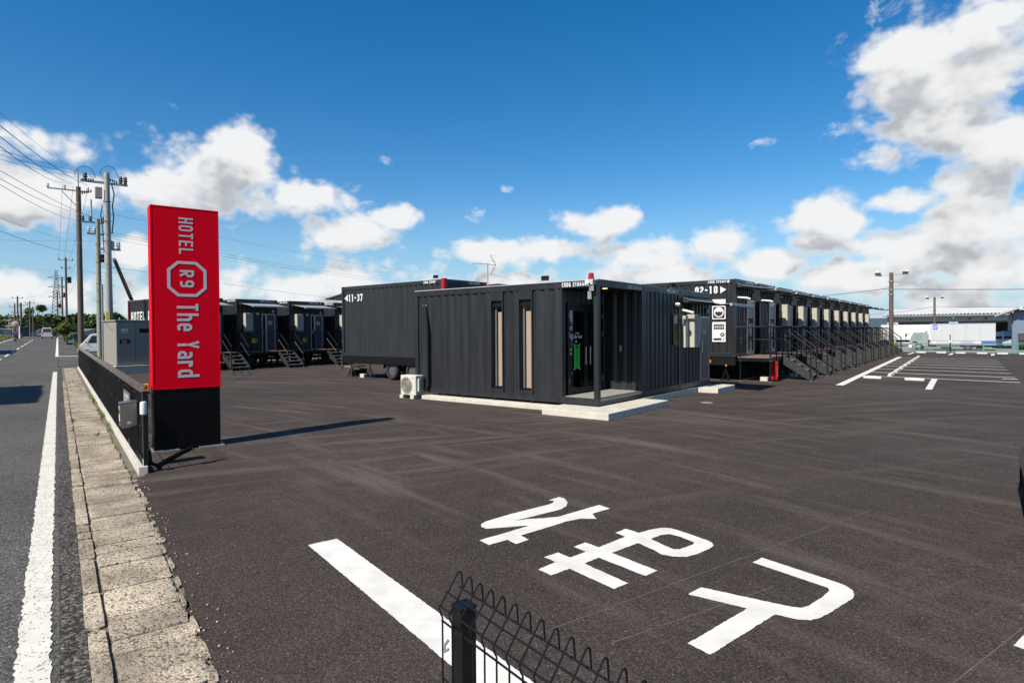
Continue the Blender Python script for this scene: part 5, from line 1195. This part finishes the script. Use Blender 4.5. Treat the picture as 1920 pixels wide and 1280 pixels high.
box('side_vent', (.35, .8, .066, .0795, .85, 1.0), mt.vglass, cb_); box('step', (.5, 1.1, .06, .2, .3, .45), mt.vsilver, cb_); box('bumper', (-.06, .3, .06, 2.1, .28, .6), mt.white, cb_, .03)
MB().tube([(.1, .08, 1.85), (-.25, -.12, 1.9), (-.3, -.14, 1.5)], .025, 6).build('mirror_arm', mt.steel_black, tk); box('mirror', (-.36, -.2, -.22, -.1, 1.55, 1.9), mt.steel_black, tk, .02); box('mirror', (-.36, -.26, -.2, -.1, 1.25, 1.42), mt.steel_black, tk, .02)
box('roof_deflector', (1.0, 1.75, .3, 1.9, 2.14, 2.3), mt.vsilver, tk, .06)
box('frame', (1.2, 7.9, .5, 1.7, .42, .62), mt.chassis, tk); box('side_guard', (2.6, 4.8, .04, .08, .38, .46), mt.galv, tk); box('side_guard', (2.6, 4.8, .04, .08, .52, .58), mt.galv, tk); box('rear_step', (7.2, 7.9, .02, .1, .2, .3), mt.galv, tk); box('fuel_tank', (3.0, 3.9, .1, .55, .2, .5), mt.chassis, tk, .04); box('tool_box', (6.2, 6.8, .1, .4, .22, .5), mt.chassis, tk)
wheel(tk, (5.49, .2, .40), .41, .24, -1); wheel(tk, (.95, .2, .40), .41, .24, -1); wheel(tk, (5.49, 2.0, .40), .41, .24, 1); wheel(tk, (.95, 2.0, .40), .41, .24, 1)
MB().tube([(5.49+.5*math.cos(R(20+k*14)), .1, .42+.48*math.sin(R(20+k*14))) for k in range(11)], .05, 6).build('mudguard', mt.galv, tk)
# white trailer behind
tv = thing('box_truck', (-11.6, 101, -.66), 0, 'long plain white box truck behind the grey box truck', 'truck')
box('cargo_box', (0, 8.6, 0, 2.3, .95, 3.08), mt.white, tv, .03); MB().box(-.01, 8.61, -.01, 2.31, 3.05, 3.1).box(0, 8.6, -.01, .0, .95, 1.0).build('box_trim', mt.insulw, tv)
box('frame', (.2, 8.4, .5, 1.8, .6, .95), mt.chassis, tv); box('side_guard', (1.5, 5.0, .05, .1, .55, .65), mt.insulw, tv)
for x in (1.0, 6.6, 7.6): wheel(tv, (x, .25, .45), .45, .25, -1); wheel(tv, (x, 2.05, .45), .45, .25, 1)
# small things by the dock
def cab_truck(x, y, z, sc, mat, lab, boxmat=None):
    c = thing('small_truck', (x, y, z), R(90), lab, 'truck', 'trucks at the warehouse dock')
    MB().prism([(0, .4), (.02, 1.0), (.35, 1.85), (.6, 1.95), (1.6, 1.95), (1.65, .4)], lambda u, v, w: (u*sc, w*sc, v*sc), -.85, .85).build('cab', mat, c, bevel=.05)
    MB().prism([(.07, 1.1), (.36, 1.8), (.38, 1.78), (.09, 1.08)], lambda u, v, w: (u*sc-.02, w*sc, v*sc), -.7, .7).build('windscreen', mt.vglass, c)
    box('cargo_bed', (1.7*sc, 4.4*sc, -.85*sc, .85*sc, .6*sc, 2.3*sc if boxmat else 1.1*sc), boxmat or mat, c, .02)
    for u in (.7, 3.5):
        for w_, sg in ((-.75, -1), (.75, 1)): wheel(c, (u*sc, w_*sc, .33*sc), .33*sc, .2*sc, sg)
    box('bumper', (-.05*sc, .1, -.8*sc, .8*sc, .35*sc, .6*sc), mt.alu, c)
    return c
cab_truck(1.75, 96, -.62, 1.05, mt.white, 'white cab truck parked at the dock right of the grey box truck')
cab_truck(2.75, 94, -.62, 1.1, pm('pale_blue_paint', (.35, .5, .6), .35), 'pale blue cab truck under the canopy of the side building')
dk = thing('dark_van', (3.9, 88, -.62), R(90), 'dark van in the shade under the canopy', 'van')
MB().prism([(0, .35), (.0, .9), (.5, 1.1), (1.0, 1.85), (4.0, 1.9), (4.2, .9), (4.2, .35)], lambda u, v, w: (u, w, v), -.8, .8).build('body', mt.vblack, dk, bevel=.06)
MB().prism([(.56, 1.14), (1.0, 1.78), (1.02, 1.76), (.58, 1.12)], lambda u, v, w: (u-.02, w, v), -.7, .7).build('windscreen', mt.vglass, dk)
for u in (.8, 3.4):
    for w_, sg in ((-.72, -1), (.72, 1)): wheel(dk, (u, w_, .31), .31, .2, sg)
# warehouse
wh = thing('warehouse', (-12.9, 120, -.65), 0, 'long warehouse with white ribbed roof and dark open bays', 'warehouse')
mt.whwall = pm('warehouse_wall', (.42, .45, .46), .6, 0, .08, .6); mt.whroof = pm('warehouse_roof', (.66, .66, .65), .7, 0, .08, .5, spec=.2)
LW = 46.
for a, c, nm in ((0, 1.6, 'wall_bay'), (8.5, 9.7, 'wall_bay'), (17.6, 19, 'wall_bay'), (27, 28.4, 'wall_bay'), (36, LW, 'wall_bay')): box(nm, (a, c, 0, .3, 0, 4.6), mt.whwall, wh)
for a, c in ((1.6, 8.5), (9.7, 17.6), (19, 27), (28.4, 36)):
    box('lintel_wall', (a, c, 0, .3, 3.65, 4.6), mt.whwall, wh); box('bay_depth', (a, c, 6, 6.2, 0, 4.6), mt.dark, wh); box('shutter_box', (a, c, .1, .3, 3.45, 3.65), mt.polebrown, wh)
box('side_wall', (0, .3, .3, 22, 0, 5.3), mt.whwall, wh); box('bay_floor', (.3, LW, .3, 20, .0, .9), mt.concrete, wh); box('back_wall', (0, LW, 21.7, 22, 0, 5.0), mt.whwall, wh)
rf = MB(); vs = []; n = int(LW/.46)
for i in range(n*4+1):
    x = -.6+i*.46/4*((LW+1.2)/LW); dz = (0, .0, .13, .13)[i % 4]
    vs += [(x, -1.0, 4.75+dz), (x, 10, 5.95+dz), (x, 23, 4.8+dz)]
m_ = n*4+1
rf.add(vs, [(3*i, 3*i+3, 3*i+4, 3*i+1) for i in range(m_-1)] + [(3*i+1, 3*i+4, 3*i+5, 3*i+2) for i in range(m_-1)]).build('roof', mt.whroof, wh)
box('gutter', (-.6, LW+.6, -.9, -.55, 4.5, 4.7), mt.alu, wh); box('soffit', (-.5, LW+.5, -.55, .1, 4.6, 4.66), mt.whwall, wh)
for x in (.6, 8.9, 18.3): box('downpipe_head', (x, x+.4, -.6, -.1, 4.15, 4.5), mt.whwall, wh)
for x in (3.2, 11, 13, 16): box('wall_lamp', (x, x+.35, -.12, 0, 3.95, 4.1), mt.steel_black, wh)
# side building at the right edge
sb = thing('side_building', (2.65, 92, -.65), 0, 'blue-grey metal shed with sloping white canopy at the yard edge', 'building')
mt.bluewall = pm('blue_grey_cladding', (.16, .21, .30), .5, 0, .12, 1.5, (6, 6, .3))
box('wall', (.1, 14, 0, .3, 0, 4.4), mt.bluewall, sb); box('end_wall', (0, .3, .3, 16, 0, 4.3), mt.bluewall, sb)
for i in range(8): box('shutter_rib', (1.0+i*.8, 1.35+i*.8, -.05, 0, 0, 3.4), mt.bluewall, sb)
MB().prism([(-1.6, 3.85), (.6, 4.75), (.6, 4.95), (-1.6, 4.05)], lambda u, v, w: (u, w, v), -1.2, 15).build('canopy', pm('canopy_grey', (.40, .41, .42), .5, 0, .2, 1.2), sb)
b = MB()
for i in range(24): b.box(.62+i*.5, .86+i*.5, -1.2, 15, 4.75, 4.98)
b.build('roof_ribs', mt.whroof, sb); box('roof_plate', (.6, 13, -1.15, 15, 4.6, 4.75), mt.whroof, sb)
yd = tag(MB().add([(-38, 61.2, -.60), (60, 61.2, -.60), (60, 119.9, -.62), (-38, 119.9, -.62)], [(0,1,2,3)]).build('concrete_apron', pm('apron_concrete', (.24, .235, .225), .9, 0, .25, .3, coords='World')), kind='structure')
# parked car whose rear corner just enters the view
cr_ = thing('parked_car', (.315, 5.65, 0), 0, 'black parked car standing beside the painted ground letters', 'car')
sec = [(.02, .32), (-.0, .45), (.01, .64), (.08, .76), (.18, .86), (.28, 1.05), (.42, 1.40), (.5, 1.46)]
wd = 1.66
ring = [(x, z) for x, z in sec] + [(wd-x, z) for x, z in sec[::-1]]
vs = []; ys_ = [0, .05, .18, .9, 2.4, 3.1, 3.45, 3.55]; 
for y, sc_, hz_ in zip(ys_, (.92, .98, 1, 1, 1, 1, .97, .9), (.62, .8, 1, 1, 1, .66, .6, .56)):
    for x, z in ring: vs.append((wd/2+(x-wd/2)*sc_, y, .32+(z-.32)*hz_))
k = len(ring); fs = [(i*k+j, i*k+(j+1) % k, (i+1)*k+(j+1) % k, (i+1)*k+j) for i in range(len(ys_)-1) for j in range(k)] + [tuple(range(k)), tuple((len(ys_)-1)*k+j for j in range(k))]
MB().add(vs, fs).build('body', mt.vblack, cr_, True)
box('tail_lamp', (-.004, .12, -.012, .04, .60, .78), mt.tailred, cr_, .01); box('tail_lamp', (wd-.12, wd+.004, -.012, .04, .60, .78), mt.tailred, cr_, .01); box('reflector', (.005, .1, -.01, .03, .39, .43), pm('pale_reflector', (.5, .6, .75), .15), cr_); box('bumper', (.0, wd, -.04, .1, .30, .55), mt.vblack, cr_, .03); box('number_plate', (.66, 1.0, -.047, -.04, .42, .56), mt.plate, cr_); box('rear_window', (.4, wd-.4, .17, .19, 1.0, 1.34), mt.vglass, cr_)
for y in (.35, 2.85):
    for x, sg in ((.10, -1), (wd-.10, 1)): wheel(cr_, (x, y, .28), .28, .18, sg, 'x')
# ---------------------------------------------------------------- vehicles and roadside on the left
def kei_pickup():
    p = thing('pickup_truck', (-56.6, 16.75, .16), math.atan2(.9652, .2615)-R(6), 'small white pickup truck parked beyond the end of the fence', 'pickup truck')
    # local x from nose (0) to tail (3.3)
    body = [(.0, .38), (-.02, .72), (.10, .92), (.22, 1.0), (.74, 1.66), (.92, 1.74), (1.42, 1.76), (1.56, 1.68), (1.62, .95), (1.62, .38)]
    MB().prism(body, lambda u, v, w: (u, w, v), -.72, .72).build('cab', mt.vwhite, p, bevel=.05)
    for s_ in (-1, 1):
        y0, y1 = sorted((s_*.722, s_*.732))
        dg = MB().prism([(.56, 1.02), (.86, 1.58), (1.34, 1.6), (1.38, 1.02)], lambda u, v, w: (u, w, v), y0, y1).build('side_window', mt.vglass, p)
        box('door_handle', (1.2, 1.33, y0-.01, y1+.01, .84, .88), mt.steel_black, p); box('headlamp', (-.02, .12, s_*.6-.12, s_*.6+.12, .62, .82), mt.amber, p, .02)
        MB().tube([(.5, s_*.74, 1.05), (.42, s_*.86, 1.1)], .03, 6).build('mirror', mt.steel_black, p)
    MB().prism([(.25, 1.03), (.73, 1.64), (.75, 1.62), (.27, 1.01)], lambda u, v, w: (u-.02, w, v), -.62, .62).build('windscreen', mt.vglass, p)
    box('bumper', (-.08, .1, -.72, .72, .34, .58), mt.vwhite, p, .03)
    box('bed_floor', (1.66, 3.3, -.7, .7, .62, .70), mt.vwhite, p); 
    for y in (-.7, .66): box('bed_side', (1.66, 3.3, y, y+.04, .70, .98), mt.vwhite, p)
    box('tail_gate', (3.26, 3.3, -.66, .66, .70, .98), mt.vwhite, p); box('headboard', (1.64, 1.69, -.66, .66, .70, 1.55), mt.vwhite, p)
    for x in (.55, 2.55):
        for y, sg in ((-.64, -1), (.64, 1)): wheel(p, (x, y, .27), .27, .16, sg)
    return p
kei_pickup()
def van(s, t, mat, lab, w=1.48, h=1.9, group='vehicles on the road'):
    x, y, z = W(s, t, rise(s)); v = thing('van', (x, y, z), ROT, lab, 'van', group)
    # rear faces the camera: local +x is the rear
    prof = [(-w/2, .32), (-w/2, 1.0), (-w/2+.09, h-.16), (-w/2+.2, h), (w/2-.2, h), (w/2-.09, h-.16), (w/2, 1.0), (w/2, .32)]
    MB().prism(prof, lambda u, v_, q: (q, u, v_), -3.2, 0).build('body', mat, v, bevel=.05)
    MB().prism([(-w/2+.16, 1.12), (-w/2+.2, h-.2), (w/2-.2, h-.2), (w/2-.16, 1.12)], lambda u, v_, q: (q, u, v_), .002, .014).build('rear_window', mt.vglass, v)
    for s_ in (-1, 1): box('tail_lamp', (.0, .02, s_*(w/2-.12)-.07, s_*(w/2-.12)+.07, .72, 1.08), mt.tailred, v, .01)
    box('bumper', (-.1, .08, -w/2+.01, w/2-.01, .34, .6), mat, v, .03); box('number_plate', (.02, .03, -.17, .17, .68, .86), mt.plate, v); box('door_trim', (.002, .012, -w/2+.12, w/2-.12, .62, .64), mt.steel_black, v)
    for x_ in (-.5, -2.7):
        for y_, sg in ((-w/2+.1, -1), (w/2-.1, 1)): wheel(v, (x_, y_, .28), .28, .16, sg)
    return v
van(132, -1.5, mt.vwhite, 'white van with yellow plate driving away on the road')
van(171, -2.9, mt.vsilver, 'second smaller looking van ahead of the white van', 1.5, 1.75)
# motorbike and rider
s_, t_ = 110., -4.8; x, y, z = W(s_, t_, rise(s_))
mo = thing('motorbike', (x, y, z), ROT, 'small motorbike ridden away along the far lane', 'motorbike')
wheel(mo, (-.0, 0, .28), .28, .1, 1); wheel(mo, (-1.2, 0, .28), .28, .1, 1)
MB().prism([(.05, .5), (.1, .78), (-.5, .74), (-.75, .6), (-1.0, .95), (-1.1, .95), (-1.05, .4), (-.6, .28), (-.1, .35)], lambda u, v, w: (u, w, v), -.12, .12).build('body', mt.vblack, mo, bevel=.03)
box('tail_lamp', (.1, .14, -.07, .07, .62, .72), mt.tailred, mo, .01); box('number_plate', (.12, .13, -.09, .09, .42, .56), mt.white, mo); MB().tube([(-1.0, -.34, 1.02), (-1.05, 0, .98), (-1.0, .34, 1.02)], .018, 6).build('handlebar', mt.steel_black, mo)
box('rear_box', (-.02, .28, -.17, .17, .8, 1.08), pm('blue_box', (.02, .05, .25), .5), mo, .03)
def rider():
    me = bpy.data.meshes.new('person'); V = [(-.35,0,.84), (-.36,0,1.05), (-.40,0,1.28), (-.42,0,1.40), (-.44,0,1.52), (-.45,0,1.62), (-.38,.2,1.34), (-.58,.3,1.14), (-.88,.32,1.04), (-.96,.32,1.03), (-.38,-.2,1.34), (-.58,-.3,1.14), (-.88,-.32,1.04), (-.96,-.32,1.03), (-.38,.1,.82), (-.78,.2,.76), (-.68,.2,.38), (-.82,.2,.31), (-.38,-.1,.82), (-.78,-.2,.76), (-.68,-.2,.38), (-.82,-.2,.31)]
    E_ = [(0,1),(1,2),(2,3),(3,4),(4,5),(2,6),(6,7),(7,8),(8,9),(2,10),(10,11),(11,12),(12,13),(0,14),(14,15),(15,16),(16,17),(0,18),(18,19),(19,20),(20,21)]
    RR = [.16,.16,.18,.07,.11,.1,.085,.06,.045,.045,.085,.06,.045,.045,.11,.075,.055,.05,.11,.075,.055,.05]
    me.from_pydata(V, E_, []); o = bpy.data.objects.new('person', me); col.objects.link(o); o.location = (x, y, z); o.rotation_euler = (0, 0, ROT)
    me.materials.append(pm('blue_jacket', (.02, .06, .30), .7, 0, .1)); sk = o.modifiers.new('skin', 'SKIN')
    for i, r in enumerate(RR): me.skin_vertices[0].data[i].radius = (r, r)
    me.skin_vertices[0].data[0].use_root = True
    sb_ = o.modifiers.new('sub', 'SUBSURF'); sb_.levels = 1; sb_.render_levels = 2
    tag(o, 'person in blue jacket and dark helmet riding the motorbike', 'person')
    MB().lathe([(.02, -.13), (.1, -.11), (.135, 0), (.115, .08), (.06, .13), (.01, .14)], (-.45, 0, 1.62), n=14).build('helmet', mt.steel_black, o, True)
rider()

# ---------------------------------------------------------------- foliage
def leaves(b, c, rx, ry, rz, n, size, rng, hollow=.45):
    for _ in range(n):
        while True:
            v = Vector((rng.uniform(-1,1), rng.uniform(-1,1), rng.uniform(-1,1)))
            if hollow < v.length < 1: break
        p = Vector((c[0]+v.x*rx, c[1]+v.y*ry, c[2]+v.z*rz)); s = size*rng.uniform(.6, 1.3)
        a = Vector((rng.gauss(0,1), rng.gauss(0,1), rng.gauss(0,1))).normalized(); u = a.orthogonal().normalized()*s; w = a.cross(u).normalized()*s*.6
        b.add([p-u, p+w*.9, p+u, p-w*.9], [(0,1,2,3)])
def tree(name, loc, h, r, n, size, mat, lab, cat='tree', group=None, trunk=True, seed=0, flat_=.75, clumps=9):
    rng = random.Random(seed+int(abs(loc[0]*10))); t = thing(name, loc, 0, lab, cat, group)
    if trunk:
        b = MB().tube([(0,0,-.2), (r*.04, 0, h*.3), (-r*.03, r*.04, h*.6)], [h*.035, h*.025, h*.015], 7)
        for k in range(5):
            a = k*1.26; b.tube([(0, 0, h*.32), (r*.35*math.cos(a), r*.35*math.sin(a), h*.58), (r*.6*math.cos(a), r*.6*math.sin(a), h*.75)], [h*.016, h*.01, h*.004], 5)
        b.build('trunk', mt.bark, t, True)
    b = MB()
    for k in range(clumps):
        a = rng.uniform(0, 6.28); q = rng.uniform(.2, .72)*r; zz = h*rng.uniform(.42 if trunk else .25, .86); rr = r*rng.uniform(.3, .52)
        leaves(b, (q*math.cos(a), q*math.sin(a), zz), rr, rr, rr*flat_, n//clumps, size, rng)
    b.build('crown', mat, t)
    return t
def lpos(s, t): q = W(s, t, rise(s)); return q
tree('broadleaf_tree', lpos(143, -.3), 4.4, 2.6, 1500, .25, mt.leafd, 'round dark tree by the road before the far poles', seed=1)
tree('broadleaf_tree', lpos(118, 3.6), 4.5, 2.6, 1800, .24, mt.leafd, 'dark broad tree behind the green shed', seed=2)
tree('broadleaf_tree', lpos(110, 5.2), 4.3, 2.4, 1800, .22, mt.leaf, 'bright green tree behind pole and shed roof', seed=3)
tree('broadleaf_tree', lpos(103, 7.2), 4.0, 2.4, 1600, .22, mt.leafd, 'dark tree between shed and house roof', seed=4)
tree('shrub', lpos(107, .9), 2.8, 1.4, 1400, .16, mt.leafy, 'yellow-green roadside shrub next to the low wall', 'shrub', seed=5)
tree('shrub', lpos(97, 1.0), 1.5, .7, 700, .11, mt.leafy, 'small shrub at the foot of the low wall', 'shrub', seed=6, trunk=False)
tree('broadleaf_tree', lpos(395, -9), 17, 6, 1300, .8, mt.leaf, 'single round tree standing above the wooded hill', seed=8)
# hills with woods
def hill(name, cx, cy, lx, ly, h, rot, mat, seed):
    rng = random.Random(seed); b = MB(); n = 40; m2 = 10; vs = []; ca, sa = math.cos(rot), math.sin(rot)
    for j in range(m2+1):
        for i in range(n+1):
            u = i/n*2-1; v = j/m2*2-1
            z = h*max(0, 1-u*u)**.8*max(0, 1-v*v)*(.8+.35*noise.noise(Vector((u*3+seed, v*2, 0)))) - 1
            x_, y_ = u*lx, v*ly; vs.append((cx+x_*ca-y_*sa, cy+x_*sa+y_*ca, z))
    return tag(b.add(vs, [(j*(n+1)+i, j*(n+1)+i+1, (j+1)*(n+1)+i+1, (j+1)*(n+1)+i) for j in range(m2) for i in range(n)]).build(name, mat, None, True), kind='structure')
hill('hill', -470, 75, 150, 50, 9.5, R(70), mt.leafd, 3)
wd_ = MB(); rng = random.Random(5)
for i in range(520):
    u = rng.uniform(-1, 1); v = rng.uniform(-.5, .55); ca, sa = math.cos(R(70)), math.sin(R(70))
    x_, y_ = u*146, v*50; z = 9.5*max(0, 1-u*u)**.8*max(0, 1-v*v)*.8; cx, cy = -470+x_*ca-y_*sa, 75+x_*sa+y_*ca
    r = rng.uniform(2.6, 5); leaves(wd_, (cx, cy, z+r*.6), r, r, r*.85, 55, 1.0, rng, .6)
tag(wd_.build('woodland', mt.leafd), 'dark green wood covering the low hill beyond the road', 'woodland', kind='stuff')
mtn = pm('far_mountain', (.045, .075, .10), .95, 0, .2, .001, coords='World')
hill('mountain', -700, 5200, 2600, 500, 82, R(-6), mtn, 9); hill('mountain', -3300, 3600, 1700, 500, 60, R(40), mtn, 4); hill('mountain', 2600, 4800, 2000, 500, 70, R(-30), mtn, 6)

# buildings on the left
def cottage(name, s, t, ls, lt, hw_, hr, wallmat, roofmat, lab, over=.35, rot=0, z=None, door=True, cat='building'):
    q = W(s, t, rise(s) if z is None else z); c = thing(name, q, ROT+rot, lab, cat)
    box('wall', (0, ls, 0, lt, -.3, hw_), wallmat, c)
    MB().prism([(0, hw_), (lt, hw_), (lt/2, hw_+hr-.08)], lambda u, v, w: (w, u, v), .0, ls).build('gable_wall', wallmat, c)
    for sg in (0, 1):
        y0_, y1_ = (-over, lt/2) if sg == 0 else (lt+over, lt/2); k = hr/(lt/2); za = hw_-k*over
        MB().add([(-over, y0_, za), (ls+over, y0_, za), (ls+over, y1_, hw_+hr), (-over, y1_, hw_+hr), (-over, y0_, za-.1), (ls+over, y0_, za-.1), (ls+over, y1_, hw_+hr-.1), (-over, y1_, hw_+hr-.1)],
                 [(0,1,2,3),(7,6,5,4),(0,4,5,1),(1,5,6,2),(2,6,7,3),(3,7,4,0)]).build('roof', roofmat, c)
    if door: box('door', (ls, ls+.03, lt*.2, lt*.2+1.2, 0, 1.9), mt.insulw, c)
    return c
mt.shedg = pm('green_shed_wall', (.06, .16, .13), .7, 0, .2, 2); mt.roofb = pm('blue_grey_roof', (.16, .18, .22), .55, 0, .15, 1); mt.roofbr = pm('brown_roof', (.13, .095, .075), .8, 0, .2, .6); mt.wallg = pm('grey_render', (.42, .41, .39), .8, 0, .12, .8); mt.wallc = pm('cream_render', (.45, .40, .32), .8, 0, .12, .8)
sh_ = cottage('garden_shed', 88, 1.4, 3.4, 4.2, 1.35, .55, mt.shedg, mt.roofb, 'low green shed with blue-grey gabled roof behind the pickup', cat='shed'); box('door_panel', (3.4, 3.44, .4, 1.3, 0, 1.15), mt.deck, sh_)
ho = cottage('house', 106, 4.6, 6, 5, 1.9, .8, mt.wallc, pm('dark_tile_roof', (.10, .10, .11), .6, 0, .2, 1), 'house with dark tiled roof behind the slim greenish pole', .7, cat='house')
for y_ in (1.0, 3.0): box('window', (6.0, 6.03, y_, y_+1.2, .5, 1.4), mt.vglass, ho)
for i in range(9):
    x_ = W(84, 2.35+.0, rise(84)); 
lw_ = thing('block_wall', W(98, .75, rise(98)), ROT, 'low dark brown wall along the road in front of the shed', 'wall'); box('wall', (0, 9, 0, .18, -.2, .7), pm('dark_brown_block', (.07, .05, .04), .85, 0, .25, 3), lw_); box('coping', (-.02, 9.02, -.03, .21, .7, .76), mt.polebrown, lw_)
gb = cottage('workshop', 172, -13.0, 17, 5.6, 1.75, .25, mt.wallg, mt.white, 'long grey workshop with pale flat roof left of the road', .3, door=False)
for k in range(2): box('door', (17, 17.04, .7+k*2.2, 2.2+k*2.2, 0, 1.4), pm('grey_shutter', (.2, .2, .2), .6), gb)
for k in range(5): box('window', (1.5+k*3.4, 3.3+k*3.4, 5.6, 5.63, .6, 1.3), mt.vglass, gb)
bb = cottage('market_hall', 258, -11, 10, 11, 2.0, 1.9, mt.polebrown, mt.roofbr, 'long building with wide brown roof across the road end', 1.0, door=False)
box('shop_sign', (10.02, 10.2, 1, 3.6, .9, 1.9), pm('blue_sign', (.03, .08, .22), .5), bb); box('shop_front', (10.02, 10.15, 4.2, 8, .2, 1.4), mt.wallg, bb); box('red_board', (10.02, 10.2, 8, 9.2, 1.5, 2.0), mt.red, bb); box('white_board', (10.02, 10.2, 5.2, 7, 1.55, 1.95), mt.white, bb)
tower_b = thing('tiered_tower', W(300, -14.2, 1.2), ROT, 'grey tiered little tower in front of the wood', 'tower')
for k in range(3): box('tier', (-1.2+k*.15, 1.2-k*.15, -1.2+k*.15, 1.2-k*.15, k*2.2, k*2.2+1.5), mt.wallg, tower_b); MB().lathe([(2.3-k*.2, k*2.2+1.5), (1.3-k*.2, k*2.2+2.2)], n=4).build('eave', mt.roofbr, tower_b)
# traffic mirror, white post, orange post
tm = thing('traffic_mirror', W(154, -6.5, rise(154)), ROT, 'round traffic mirror on an orange pole at the roadside', 'mirror')
MB().tube([(0,0,-.1), (0,0,3.0)], .06, 8).build('pole', mt.orange, tm); MB().lathe([(.6, -.05), (.6, .0), (.3, .08), (.01, .1)], (.1, -.2, 2.7), 'x', 20).build('mirror_face', mt.insulw, tm, True); MB().lathe([(.66, -.12), (.66, .02)], (.0, -.2, 2.7), 'x', 20).build('mirror_hood', mt.orange, tm, True)
wp = MB().tube([W(139, -5.5, 1.1), W(142, -5.6, 3.4)], .07, 8).build('guy_guard', mt.white, None, True); tag(wp, 'leaning white guard tube on the left verge', 'post')
op = MB().tube([W(153, -7.0, 1.2), W(153, -7.0, 3.2)], .1, 8).build('marker_post', mt.orange, None, True); tag(op, 'thick orange post in front of the grey workshop', 'post')
# guard rail by the cabinet
grl = thing('guard_rail', W(50.5, 1.9, .1), ROT, 'short galvanised guard rail between pickup and grey cabinet', 'guard rail')
lf = lambda u, v, w: (v*0+u*0+w*0, 0, 0)
MB().prism([(0,.35),(.05,.42),(.0,.5),(.05,.58),(0,.66),(-.02,.66),(.03,.58),(-.02,.5),(.03,.42),(-.02,.35)], lambda u, v, w: (u, w, v), -.3, 1.2).build('rail', mt.galv, grl)
for y_ in (-.2, .9): MB().tube([(-.06, y_, -.2), (-.06, y_, .62)], .05, 8).build('post', mt.galv, grl)
# grass on verges
def grass(name, pts, lab):
    b = MB(); rng = random.Random(11)
    for (s, t, n, sp_s, sp_t, h) in pts:
        for _ in range(n):
            ss, tt = s+rng.uniform(-1,1)*sp_s, t+rng.uniform(-1,1)*sp_t; x_, y_, z_ = W(ss, tt, rise(ss)-.01); hh = h*rng.uniform(.4, 1.2); a = rng.uniform(0, 6.28); w_ = hh*.12
            lx, ly = rng.gauss(0, .35)*hh, rng.gauss(0, .35)*hh
            b.add([(x_-w_*math.cos(a), y_-w_*math.sin(a), z_), (x_+w_*math.cos(a), y_+w_*math.sin(a), z_), (x_+lx, y_+ly, z_+hh)], [(0,1,2)])
    return tag(b.build(name, mt.grass), lab, 'grass', kind='stuff')
grass('verge_grass', [(118, -8.6, 7000, 30, 1.9, .5), (47, 3.2, 1500, 3.2, 1.3, .4), (60, 2.2, 900, 6, .6, .35), (80, 1.9, 900, 14, .4, .35)], 'yellowish rough grass on the road verges')
grass('joint_weeds', [(13.5, .55, 14, .06, .03, .09), (11.8, .72, 16, .05, .02, .08), (16, .25, 18, .1, .03, .1), (21, .76, 40, 1.5, .04, .12), (17.0, .78, 40, .8, .03, .12), (27, .4, 60, 2.5, .25, .12), (9.6, .79, 10, .1, .02, .06), (14.5, .8, 30, .9, .02, .1)], 'small weeds growing in the gutter joints')
# houses across the road, outside the view, whose shadows fall on the carriageway
def far_house(s, t, ls, lt, h, lab):
    q = W(s, t, rise(s)); c = thing('roadside_house', q, ROT, lab, 'house')
    box('wall', (-ls, 0, -lt, 0, -.3, h), mt.wallc, c); box('roof_slab', (-ls-.15, .15, -lt-.2, .12, h, h+.22), mt.roofb, c); box('roof_hut', (-ls*.62, -ls*.25, -lt*.5, -.1, h+.22, h+.5), mt.wallg, c)
    for k in range(3):
        for z_ in (1.0, 3.9): box('window', (-ls*.88+k*ls*.3, -ls*.88+k*ls*.3+1.2, .0, .04, z_, z_+1.3), mt.vglass, c)
    box('door', (-ls*.08-.95, -ls*.08, 0, .05, 0, 2.0), mt.navy, c)
far_house(19.6, -7.35, 6.9, 7.5, 7.0, 'cream flat-roofed house across the road from the paving')
far_house(62, -10.4, 9.5, 8, 7.6, 'second cream house farther along across the road')
